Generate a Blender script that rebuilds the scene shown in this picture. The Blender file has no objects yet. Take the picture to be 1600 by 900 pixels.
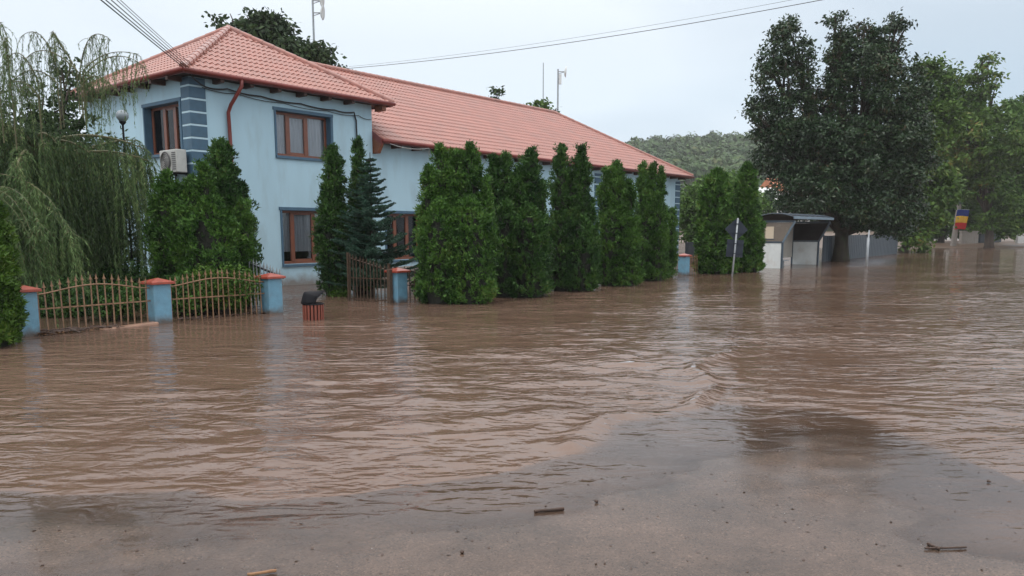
import bpy, math, random
import numpy as np
from mathutils import Vector, Matrix

random.seed(7)
RNG = np.random.default_rng(7)
S = bpy.context.scene
COL = S.collection
PI = math.pi

# ------------------------------------------------------------------ camera
FPX = 1220.0                      # focal length in pixels of the 1600 px wide photograph
PITCH = math.radians(8.0)
HOR = 360.0
CY = HOR + FPX * math.tan(PITCH)
CAMH = 1.7
cam = bpy.data.cameras.new('camera')
camo = bpy.data.objects.new('camera', cam)
COL.objects.link(camo)
camo.location = (0, 0, CAMH)
camo.rotation_euler = (PI / 2 - PITCH, 0, 0)
cam.sensor_fit = 'HORIZONTAL'
cam.sensor_width = 36.0
cam.lens = 36.0 * FPX / 1600.0
cam.shift_y = -(450.0 - CY) / 1600.0
cam.clip_start = 0.05
cam.clip_end = 6000
S.camera = camo

# ------------------------------------------------------------------ world, sun, exposure
SUN_EL = math.radians(52)
SUN_AZ = math.radians(215)        # high, behind the camera to the left, behind thick cloud
S.view_settings.view_transform = 'Standard'
S.view_settings.look = 'None'
S.view_settings.exposure = 0.22
S.view_settings.gamma = 1.0
W = bpy.data.worlds.new('World')
S.world = W
W.use_nodes = True
nt = W.node_tree
nt.nodes.clear()
def wn(t, **k):
    n = nt.nodes.new(t)
    for a, b in k.items():
        setattr(n, a, b)
    return n
sky = wn('ShaderNodeTexSky', sky_type='NISHITA', sun_disc=False, sun_elevation=SUN_EL, sun_rotation=SUN_AZ)
skb = wn('ShaderNodeBackground'); skb.inputs[1].default_value = 0.07
nt.links.new(sky.outputs[0], skb.inputs[0])
# the overcast: a broken sheet of pale cloud, softly modulated, the same all the way round
tc = wn('ShaderNodeTexCoord')
mp = wn('ShaderNodeMapping'); mp.inputs['Scale'].default_value = (1.0, 1.0, 3.2)
mp.inputs['Location'].default_value = (0.7, 0.35, 0.1)
nz = wn('ShaderNodeTexNoise'); nz.inputs['Scale'].default_value = 1.15; nz.inputs['Detail'].default_value = 4.0
nz.inputs['Roughness'].default_value = 0.42
cr = wn('ShaderNodeValToRGB')
cr.color_ramp.elements[0].position = 0.40; cr.color_ramp.elements[0].color = (0.52, 0.65, 0.77, 1)
cr.color_ramp.elements[1].position = 0.60; cr.color_ramp.elements[1].color = (0.80, 0.905, 1.0, 1)
nt.links.new(tc.outputs['Generated'], mp.inputs[0]); nt.links.new(mp.outputs[0], nz.inputs[0]); nt.links.new(nz.outputs[0], cr.inputs[0])
clb = wn('ShaderNodeBackground')
sx = wn('ShaderNodeSeparateXYZ'); nt.links.new(tc.outputs['Generated'], sx.inputs[0])
zr = wn('ShaderNodeMapRange'); zr.inputs['From Min'].default_value = 0.22; zr.inputs['From Max'].default_value = 0.95
zr.inputs['To Min'].default_value = 1.0; zr.inputs['To Max'].default_value = 2.1
nt.links.new(sx.outputs['Z'], zr.inputs[0]); nt.links.new(zr.outputs[0], clb.inputs[1])
# the bluish tint of the low sky fades into neutral thick cloud higher up
cz = wn('ShaderNodeMapRange'); cz.inputs['From Min'].default_value = 0.15; cz.inputs['From Max'].default_value = 0.6
nt.links.new(sx.outputs['Z'], cz.inputs[0])
cm = wn('ShaderNodeMix', data_type='RGBA'); nt.links.new(cz.outputs[0], cm.inputs[0]); nt.links.new(cr.outputs[0], cm.inputs[6]); cm.inputs[7].default_value = (0.93, 0.90, 0.90, 1)
nt.links.new(cm.outputs[2], clb.inputs[0])
mx = wn('ShaderNodeMixShader'); mx.inputs[0].default_value = 0.88
out = wn('ShaderNodeOutputWorld')
nt.links.new(skb.outputs[0], mx.inputs[1]); nt.links.new(clb.outputs[0], mx.inputs[2]); nt.links.new(mx.outputs[0], out.inputs[0])

sl = bpy.data.lights.new('sun', 'SUN')
sl.energy = 0.6; sl.angle = math.radians(25); sl.color = (1.0, 0.97, 0.93)
so = bpy.data.objects.new('sun', sl); COL.objects.link(so)
_d = Vector((math.sin(SUN_AZ) * math.cos(SUN_EL), math.cos(SUN_AZ) * math.cos(SUN_EL), math.sin(SUN_EL)))
so.rotation_euler = _d.to_track_quat('Z', 'Y').to_euler()
so.location = (0, -20, 30)

# ------------------------------------------------------------------ helpers
def tag(o, label=None, cat=None, group=None, kind=None):
    if label: o['label'] = label
    if cat: o['category'] = cat
    if group: o['group'] = group
    if kind: o['kind'] = kind
    return o

def empty(name, loc=(0, 0, 0), rz=0.0):
    o = bpy.data.objects.new(name, None)
    o.empty_display_size = 0.2
    o.location = loc; o.rotation_euler = (0, 0, rz)
    COL.objects.link(o)
    return o

def link(name, me, mat=None, parent=None, loc=None, rz=None):
    o = bpy.data.objects.new(name, me)
    COL.objects.link(o)
    if mat is not None and len(me.materials) == 0:
        me.materials.append(mat)
    if parent is not None: o.parent = parent
    if loc is not None: o.location = loc
    if rz is not None: o.rotation_euler = (0, 0, rz)
    return o

def np_mesh(name, V, F, smooth=False):
    """V (n,3), F (m,k) with one k"""
    V = np.asarray(V, np.float32); F = np.asarray(F, np.int32)
    me = bpy.data.meshes.new(name)
    m, k = F.shape
    me.vertices.add(len(V)); me.vertices.foreach_set('co', V.ravel())
    me.loops.add(m * k); me.loops.foreach_set('vertex_index', F.ravel())
    me.polygons.add(m)
    me.polygons.foreach_set('loop_start', np.arange(0, m * k, k, dtype=np.int32))
    me.polygons.foreach_set('loop_total', np.full(m, k, np.int32))
    me.polygons.foreach_set('use_smooth', np.full(m, smooth))
    me.update(calc_edges=True)
    return me

class MB:
    def __init__(s): s.v = []; s.f = []
    def add(s, vs, fs):
        b = len(s.v); s.v += [tuple(p) for p in vs]; s.f += [tuple(i + b for i in f) for f in fs]; return s
    def box(s, x0, y0, z0, x1, y1, z1):
        vs = [(x0, y0, z0), (x1, y0, z0), (x1, y1, z0), (x0, y1, z0), (x0, y0, z1), (x1, y0, z1), (x1, y1, z1), (x0, y1, z1)]
        return s.add(vs, [(0, 3, 2, 1), (4, 5, 6, 7), (0, 1, 5, 4), (1, 2, 6, 5), (2, 3, 7, 6), (3, 0, 4, 7)])
    def tube(s, pts, r, n=6, cap=True):
        pts = [Vector(p) for p in pts]
        rs = r if isinstance(r, (list, tuple)) else [r] * len(pts)
        rings = []
        prev = None
        for i, p in enumerate(pts):
            if i == 0: d = pts[1] - pts[0]
            elif i == len(pts) - 1: d = pts[-1] - pts[-2]
            else: d = (pts[i + 1] - pts[i - 1])
            d.normalize()
            a = prev if prev is not None else (Vector((0, 0, 1)) if abs(d.z) < 0.9 else Vector((1, 0, 0)))
            a = (a - d * a.dot(d))
            if a.length < 1e-6: a = d.orthogonal()
            a.normalize(); prev = a
            b = d.cross(a)
            rings.append([p + (a * math.cos(2 * PI * k / n) + b * math.sin(2 * PI * k / n)) * rs[i] for k in range(n)])
        vs = [q for rg in rings for q in rg]
        fs = []
        for i in range(len(pts) - 1):
            for k in range(n):
                k2 = (k + 1) % n
                fs.append((i * n + k, i * n + k2, (i + 1) * n + k2, (i + 1) * n + k))
        if cap:
            fs.append(tuple(range(n - 1, -1, -1))); fs.append(tuple((len(pts) - 1) * n + k for k in range(n)))
        return s.add(vs, fs)
    def lathe(s, prof, c=(0, 0, 0), n=16, a0=0, a1=2 * PI):
        full = abs(a1 - a0 - 2 * PI) < 1e-6
        m = n if full else n + 1
        vs = [(c[0] + r * math.cos(a0 + (a1 - a0) * k / n), c[1] + r * math.sin(a0 + (a1 - a0) * k / n), c[2] + z) for r, z in prof for k in range(m)]
        fs = []
        for i in range(len(prof) - 1):
            for k in range(n):
                k2 = (k + 1) % m
                fs.append((i * m + k, i * m + k2, (i + 1) * m + k2, (i + 1) * m + k))
        return s.add(vs, fs)
    def prism(s, poly, y0, y1, ax=1):
        """polygon in the other two axes extruded along axis ax"""
        n = len(poly)
        def P(a, b, h):
            q = [a, b]; q.insert(ax, h); return tuple(q)
        vs = [P(a, b, y0) for a, b in poly] + [P(a, b, y1) for a, b in poly]
        fs = [tuple(range(n)), tuple(range(2 * n - 1, n - 1, -1))] + [(i, (i + 1) % n + 0, (i + 1) % n + n, i + n) for i in range(n)]
        return s.add(vs, fs)
    def mesh(s, name, smooth=False, bevel=0):
        me = bpy.data.meshes.new(name)
        me.from_pydata(s.v, [], s.f)
        import bmesh
        bm = bmesh.new(); bm.from_mesh(me)
        bmesh.ops.recalc_face_normals(bm, faces=bm.faces)
        if bevel:
            bmesh.ops.bevel(bm, geom=list(bm.edges), offset=bevel, segments=1, affect='EDGES', clamp_overlap=True)
        bm.to_mesh(me); bm.free()
        if smooth:
            for p in me.polygons: p.use_smooth = True
        me.update()
        return me
    def build(s, name, mat, parent=None, smooth=False, loc=None, rz=None, bevel=0):
        return link(name, s.mesh(name, smooth, bevel), mat, parent, loc, rz)

def copy_tree(o, parent=None):
    c = o.copy(); COL.objects.link(c); c.parent = parent
    for ch in list(o.children): copy_tree(ch, c)
    return c

# pixel -> place at a stated distance (Y) or on the water level
_c, _s = math.cos(PITCH), math.sin(PITCH)
def at(px, py, Y):
    a = (px - 800) / FPX; c = (py - CY) / FPX * -1
    # camera axes: right, forward, up
    dx, dy, dz = a, _c + c * _s, -_s + c * _c
    k = Y / dy
    return Vector((dx * k, Y, CAMH + dz * k))
def ground(px, py, z=0.0):
    a = (px - 800) / FPX; c = -(py - CY) / FPX
    dx, dy, dz = a, _c + c * _s, -_s + c * _c
    k = (z - CAMH) / dz
    return Vector((dx * k, dy * k, z))

# smooth 2D value noise, numpy
_NG = RNG.random((256, 256))
def vnoise(x, y, o=0):
    x = np.asarray(x) + o * 17.31; y = np.asarray(y) + o * 5.77
    xi = np.floor(x).astype(int); yi = np.floor(y).astype(int)
    fx = x - xi; fy = y - yi
    fx = fx * fx * (3 - 2 * fx); fy = fy * fy * (3 - 2 * fy)
    g = lambda a, b: _NG[a % 256, b % 256]
    return (g(xi, yi) * (1 - fx) * (1 - fy) + g(xi + 1, yi) * fx * (1 - fy) + g(xi, yi + 1) * (1 - fx) * fy + g(xi + 1, yi + 1) * fx * fy) * 2 - 1
def fbm(x, y, oct=4, o=0):
    a = 1; s = 0; t = 0
    for i in range(oct):
        s = s + a * vnoise(np.asarray(x) * 2 ** i, np.asarray(y) * 2 ** i, o + i); t += a; a *= 0.5
    return s / t

# ------------------------------------------------------------------ materials
def mat(name, color, rough=0.6, metal=0.0, spec=0.5, var=0.0, vscale=4.0, bump=0.0, bscale=30.0, coat=0.0, dirt=None, dscale=2.0, damt=0.5, detail=5.0, stretch=None, emis=None):
    m = bpy.data.materials.new(name); m.use_nodes = True
    n = m.node_tree; b = n.nodes['Principled BSDF']
    b.inputs['Base Color'].default_value = (*color, 1); b.inputs['Roughness'].default_value = rough
    b.inputs['Metallic'].default_value = metal; b.inputs['Specular IOR Level'].default_value = spec
    b.inputs['Coat Weight'].default_value = coat; b.inputs['Coat Roughness'].default_value = 0.12
    tcn = n.nodes.new('ShaderNodeTexCoord'); src = tcn.outputs['Object']
    if stretch:
        mpn = n.nodes.new('ShaderNodeMapping'); mpn.inputs['Scale'].default_value = stretch
        n.links.new(src, mpn.inputs[0]); src = mpn.outputs[0]
    colsock = None
    if var:
        nz = n.nodes.new('ShaderNodeTexNoise'); nz.inputs['Scale'].default_value = vscale; nz.inputs['Detail'].default_value = detail
        n.links.new(src, nz.inputs['Vector'])
        r = n.nodes.new('ShaderNodeValToRGB')
        r.color_ramp.elements[0].position = 0.3; r.color_ramp.elements[1].position = 0.72
        r.color_ramp.elements[0].color = (*[c * (1 - var) for c in color], 1)
        r.color_ramp.elements[1].color = (*[min(1, c * (1 + var)) for c in color], 1)
        n.links.new(nz.outputs[0], r.inputs[0]); colsock = r.outputs[0]
        rr = n.nodes.new('ShaderNodeMapRange'); rr.inputs['To Min'].default_value = max(0, rough - 0.12); rr.inputs['To Max'].default_value = min(1, rough + 0.12)
        n.links.new(nz.outputs[0], rr.inputs[0]); n.links.new(rr.outputs[0], b.inputs['Roughness'])
    if dirt:
        nz2 = n.nodes.new('ShaderNodeTexNoise'); nz2.inputs['Scale'].default_value = dscale; nz2.inputs['Detail'].default_value = 8; nz2.inputs['Roughness'].default_value = 0.65
        n.links.new(src, nz2.inputs['Vector'])
        r2 = n.nodes.new('ShaderNodeMapRange'); r2.inputs['From Min'].default_value = 0.5; r2.inputs['From Max'].default_value = 0.72; r2.inputs['To Max'].default_value = damt
        n.links.new(nz2.outputs[0], r2.inputs[0])
        mxn = n.nodes.new('ShaderNodeMix'); mxn.data_type = 'RGBA'
        n.links.new(r2.outputs[0], mxn.inputs[0])
        if colsock: n.links.new(colsock, mxn.inputs[6])
        else: mxn.inputs[6].default_value = (*color, 1)
        mxn.inputs[7].default_value = (*dirt, 1); colsock = mxn.outputs[2]
    if colsock: n.links.new(colsock, b.inputs['Base Color'])
    if bump:
        nb = n.nodes.new('ShaderNodeTexNoise'); nb.inputs['Scale'].default_value = bscale; nb.inputs['Detail'].default_value = 4
        n.links.new(src, nb.inputs['Vector'])
        bp = n.nodes.new('ShaderNodeBump'); bp.inputs['Strength'].default_value = bump; bp.inputs['Distance'].default_value = 0.02
        n.links.new(nb.outputs[0], bp.inputs['Height']); n.links.new(bp.outputs[0], b.inputs['Normal'])
    if emis:
        b.inputs['Emission Color'].default_value = (*emis, 1); b.inputs['Emission Strength'].default_value = 1
    return m

def tide(m, base, top, color, scale=3.0, amt=0.85):
    """mud line left by the flood: dirt up to a ragged height above the water"""
    n = m.node_tree; b = n.nodes['Principled BSDF']
    g = n.nodes.new('ShaderNodeNewGeometry'); sx = n.nodes.new('ShaderNodeSeparateXYZ'); n.links.new(g.outputs['Position'], sx.inputs[0])
    z = n.nodes.new('ShaderNodeTexNoise'); z.inputs['Scale'].default_value = scale; z.inputs['Detail'].default_value = 6; n.links.new(g.outputs['Position'], z.inputs['Vector'])
    a = n.nodes.new('ShaderNodeMath'); a.operation = 'MULTIPLY_ADD'; a.inputs[1].default_value = (top - base) * 1.6; n.links.new(z.outputs[0], a.inputs[0])
    n.links.new(sx.outputs['Z'], a.inputs[2])
    r = n.nodes.new('ShaderNodeMapRange'); r.inputs['From Min'].default_value = base + (top - base) * 0.8; r.inputs['From Max'].default_value = top + (top - base) * 0.8
    r.inputs['To Min'].default_value = amt; r.inputs['To Max'].default_value = 0.0
    n.links.new(a.outputs[0], r.inputs[0])
    mxn = n.nodes.new('ShaderNodeMix'); mxn.data_type = 'RGBA'; n.links.new(r.outputs[0], mxn.inputs[0])
    src = b.inputs['Base Color'].links[0].from_socket; n.links.new(src, mxn.inputs[6]); mxn.inputs[7].default_value = (*color, 1)
    n.links.new(mxn.outputs[2], b.inputs['Base Color'])

def leafmat(name, dark, light, third=None, rough=0.45, nscale=0.8, spec=0.2, trans=0.14):
    """leaf colour varies from leaf to leaf and from bough to bough"""
    m = bpy.data.materials.new(name); m.use_nodes = True
    n = m.node_tree; b = n.nodes['Principled BSDF']
    g = n.nodes.new('ShaderNodeNewGeometry'); tcn = n.nodes.new('ShaderNodeTexCoord')
    nz = n.nodes.new('ShaderNodeTexNoise'); nz.inputs['Scale'].default_value = nscale; nz.inputs['Detail'].default_value = 3
    n.links.new(tcn.outputs['Object'], nz.inputs['Vector'])
    ad = n.nodes.new('ShaderNodeMath'); ad.operation = 'MULTIPLY_ADD'; ad.inputs[1].default_value = 0.55
    n.links.new(g.outputs['Random Per Island'], ad.inputs[0])
    sc = n.nodes.new('ShaderNodeMath'); sc.operation = 'MULTIPLY_ADD'; sc.inputs[1].default_value = 1.5; sc.inputs[2].default_value = -0.5
    n.links.new(nz.outputs[0], sc.inputs[0]); n.links.new(sc.outputs[0], ad.inputs[2])
    r = n.nodes.new('ShaderNodeValToRGB')
    r.color_ramp.elements[0].position = 0.15; r.color_ramp.elements[0].color = (*dark, 1)
    r.color_ramp.elements[1].position = 0.8; r.color_ramp.elements[1].color = (*light, 1)
    if third:
        e = r.color_ramp.elements.new(0.99); e.color = (*third, 1)
    n.links.new(ad.outputs[0], r.inputs[0]); n.links.new(r.outputs[0], b.inputs['Base Color'])
    b.inputs['Roughness'].default_value = rough; b.inputs['Specular IOR Level'].default_value = spec
    if trans:
        tr = n.nodes.new('ShaderNodeBsdfTranslucent'); n.links.new(r.outputs[0], tr.inputs[0])
        ms = n.nodes.new('ShaderNodeMixShader'); ms.inputs[0].default_value = trans
        o = n.nodes['Material Output']
        n.links.new(b.outputs[0], ms.inputs[1]); n.links.new(tr.outputs[0], ms.inputs[2]); n.links.new(ms.outputs[0], o.inputs[0])
    return m

M = {}
M['wall'] = mat('wall_paint', (0.42, 0.62, 0.72), 0.75, var=0.07, vscale=1.1, bump=0.25, bscale=90, dirt=(0.28, 0.37, 0.40), dscale=1.6, damt=0.45, stretch=(1, 1, 0.25))
tide(M['wall'], 0.05, 0.45, (0.17, 0.13, 0.10))
M['blue'] = mat('dark_blue_paint', (0.052, 0.120, 0.185), 0.55, var=0.12, vscale=6, bump=0.2, bscale=60)
M['pillar'] = mat('pillar_blue', (0.135, 0.30, 0.41), 0.5, var=0.12, vscale=7, bump=0.35, bscale=40, dirt=(0.16, 0.20, 0.22), dscale=5, damt=0.5)
tide(M['pillar'], 0.02, 0.16, (0.10, 0.075, 0.055), 8.0, 0.9)
M['band'] = mat('band_pale', (0.50, 0.68, 0.76), 0.6, var=0.06)
M['cap'] = mat('red_cap', (0.32, 0.060, 0.035), 0.35, var=0.2, vscale=9, bump=0.3, bscale=25, coat=0.2)
M['roof'] = mat('metal_tile', (0.36, 0.148, 0.112), 0.42, var=0.13, vscale=1.6, coat=0.45, dirt=(0.27, 0.15, 0.125), dscale=1.1, damt=0.6)
M['gutter'] = mat('gutter_red', (0.185, 0.030, 0.022), 0.4, var=0.15, coat=0.1)
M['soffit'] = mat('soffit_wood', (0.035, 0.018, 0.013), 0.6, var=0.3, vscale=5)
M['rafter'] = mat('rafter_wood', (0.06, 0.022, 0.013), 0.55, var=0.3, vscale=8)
M['beam'] = mat('beam_wood', (0.22, 0.07, 0.03), 0.5, var=0.3, vscale=6, stretch=(1, 4, 4))
M['frame'] = mat('window_wood', (0.185, 0.055, 0.024), 0.4, var=0.15, vscale=9, coat=0.2)
M['curtain'] = mat('curtain', (0.78, 0.79, 0.82), 0.9, var=0.12, vscale=5, stretch=(14, 1, 0.6))
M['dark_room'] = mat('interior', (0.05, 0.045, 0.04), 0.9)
M['iron'] = mat('painted_iron', (0.24, 0.14, 0.075), 0.5, var=0.3, vscale=20, dirt=(0.10, 0.04, 0.02), dscale=14, damt=0.8)
M['iron_dark'] = mat('dark_iron', (0.075, 0.05, 0.032), 0.5, var=0.3, vscale=20, dirt=(0.05, 0.02, 0.012), dscale=14, damt=0.7)
M['black'] = mat('black_plastic', (0.008, 0.009, 0.012), 0.65, var=0.2, spec=0.2)
M['cable'] = mat('cable_black', (0.02, 0.021, 0.024), 0.5)
M['slat'] = mat('bin_wood', (0.20, 0.052, 0.03), 0.5, var=0.35, vscale=12, stretch=(1, 1, 0.2))
M['ac'] = mat('ac_shell', (0.50, 0.51, 0.48), 0.5, var=0.08, dirt=(0.3, 0.3, 0.27), dscale=6, damt=0.4)
M['ac_dark'] = mat('ac_grille', (0.10, 0.10, 0.10), 0.6)
M['steel'] = mat('galvanised', (0.32, 0.35, 0.37), 0.45, metal=0.3, var=0.15, vscale=10)
M['sign_back'] = mat('sign_back', (0.012, 0.020, 0.035), 0.7, var=0.2)
M['concrete'] = mat('concrete', (0.30, 0.27, 0.24), 0.7, var=0.15, vscale=6, bump=0.4, bscale=40, dirt=(0.15, 0.1, 0.07), dscale=3, damt=0.5)
M['curb'] = mat('curb_stone', (0.33, 0.20, 0.14), 0.4, var=0.2, vscale=5, bump=0.3, bscale=30)
M['bark'] = mat('bark', (0.045, 0.033, 0.025), 0.8, var=0.4, vscale=6, bump=1.0, bscale=22, stretch=(1, 1, 0.3))
M['bark_moss'] = mat('bark_moss', (0.032, 0.023, 0.014), 0.8, var=0.35, vscale=5, bump=1.0, bscale=18, dirt=(0.035, 0.05, 0.015), dscale=4, damt=0.9, stretch=(1, 1, 0.4))
M['willow_twig'] = mat('willow_twig', (0.11, 0.105, 0.045), 0.6, var=0.3, vscale=4)
M['spruce_core'] = mat('shade_core', (0.010, 0.012, 0.007), 0.9, var=0.4, vscale=8, bump=1.0, bscale=20)  # near-black colour paints the shade in the gaps of the thuja foliage
M['shelter_frame'] = mat('shelter_frame', (0.06, 0.085, 0.11), 0.4, metal=0.2, var=0.15)
M['shelter_blue'] = mat('shelter_blue', (0.17, 0.24, 0.30), 0.35, metal=0.2, var=0.15)
M['white_panel'] = mat('white_panel', (0.66, 0.70, 0.69), 0.5, var=0.05, dirt=(0.4, 0.33, 0.26), dscale=2.5, damt=0.35)
M['smoke_panel'] = mat('smoked_panel', (0.20, 0.17, 0.14), 0.25, var=0.12, vscale=3, dirt=(0.10, 0.09, 0.07), dscale=3, damt=0.6)
M['smoke_dark'] = mat('smoked_roof', (0.03, 0.026, 0.025), 0.7, spec=0.08, var=0.25, vscale=3)
M['paper'] = mat('paper', (0.62, 0.53, 0.40), 0.8, var=0.04)
M['greyfence'] = mat('grey_sheet', (0.055, 0.072, 0.090), 0.5, var=0.12, vscale=4, stretch=(1, 1, 0.3))
M['darkfence'] = mat('dark_sheet', (0.025, 0.035, 0.045), 0.5, var=0.2)
M['white_wall'] = mat('white_plaster', (0.60, 0.60, 0.58), 0.8, var=0.06)
M['orange_roof'] = mat('orange_roof', (0.45, 0.17, 0.08), 0.6, var=0.15)
M['stone'] = mat('stone', (0.25, 0.24, 0.23), 0.7, var=0.3, vscale=6, bump=0.6, bscale=20)
M['flag_blue'] = mat('flag_blue', (0.005, 0.03, 0.22), 0.8, var=0.1)
M['flag_yellow'] = mat('flag_yellow', (0.80, 0.46, 0.04), 0.8, var=0.1)
M['flag_red'] = mat('flag_red', (0.55, 0.02, 0.02), 0.8, var=0.1)
M['lamp_glass'] = mat('lamp_glass', (0.26, 0.31, 0.34), 0.3)
M['stick'] = mat('wet_wood', (0.055, 0.028, 0.016), 0.35, var=0.4, vscale=15)
M['stick_light'] = mat('pale_wood', (0.25, 0.13, 0.06), 0.4, var=0.3, vscale=15)

def glassmat():
    m = bpy.data.materials.new('window_glass'); m.use_nodes = True
    n = m.node_tree; n.nodes.clear()
    o = n.nodes.new('ShaderNodeOutputMaterial'); mxs = n.nodes.new('ShaderNodeMixShader')
    fr = n.nodes.new('ShaderNodeFresnel'); fr.inputs[0].default_value = 1.5
    tr = n.nodes.new('ShaderNodeBsdfTransparent'); tr.inputs[0].default_value = (0.80, 0.82, 0.84, 1)
    gl = n.nodes.new('ShaderNodeBsdfGlossy'); gl.inputs['Roughness'].default_value = 0.03
    n.links.new(fr.outputs[0], mxs.inputs[0]); n.links.new(tr.outputs[0], mxs.inputs[1]); n.links.new(gl.outputs[0], mxs.inputs[2]); n.links.new(mxs.outputs[0], o.inputs[0])
    return m
M['glass'] = glassmat()

L = {}
L['thuja'] = leafmat('thuja_leaf', (0.010, 0.042, 0.009), (0.088, 0.195, 0.032), (0.13, 0.18, 0.04), nscale=1.6)
L['thuja_dark'] = leafmat('thuja_leaf_dark', (0.009, 0.035, 0.011), (0.064, 0.150, 0.030), (0.11, 0.15, 0.035), nscale=1.6)
L['box'] = leafmat('bright_hedge_leaf', (0.025, 0.065, 0.010), (0.085, 0.17, 0.022), (0.14, 0.20, 0.04), nscale=2)
L['spruce'] = leafmat('spruce_needle', (0.012, 0.042, 0.026), (0.055, 0.125, 0.082), nscale=1.5, trans=0.0)
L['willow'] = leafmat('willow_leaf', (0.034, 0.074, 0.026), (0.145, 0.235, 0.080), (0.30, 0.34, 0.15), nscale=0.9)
L['bigdark'] = leafmat('dark_tree_leaf', (0.009, 0.026, 0.010), (0.036, 0.078, 0.026), (0.085, 0.062, 0.030), nscale=0.7, rough=0.36, spec=0.42, trans=0.08)
L['olive'] = leafmat('olive_tree_leaf', (0.030, 0.070, 0.014), (0.105, 0.185, 0.035), (0.20, 0.15, 0.045), nscale=0.35)
L['fresh'] = leafmat('fresh_tree_leaf', (0.035, 0.085, 0.018), (0.11, 0.21, 0.045), (0.12, 0.19, 0.05), nscale=0.5)
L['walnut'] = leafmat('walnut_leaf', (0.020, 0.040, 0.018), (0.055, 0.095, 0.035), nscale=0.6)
L['forest'] = leafmat('forest_leaf', (0.018, 0.052, 0.020), (0.075, 0.140, 0.042), (0.13, 0.15, 0.06), nscale=0.05)

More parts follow.
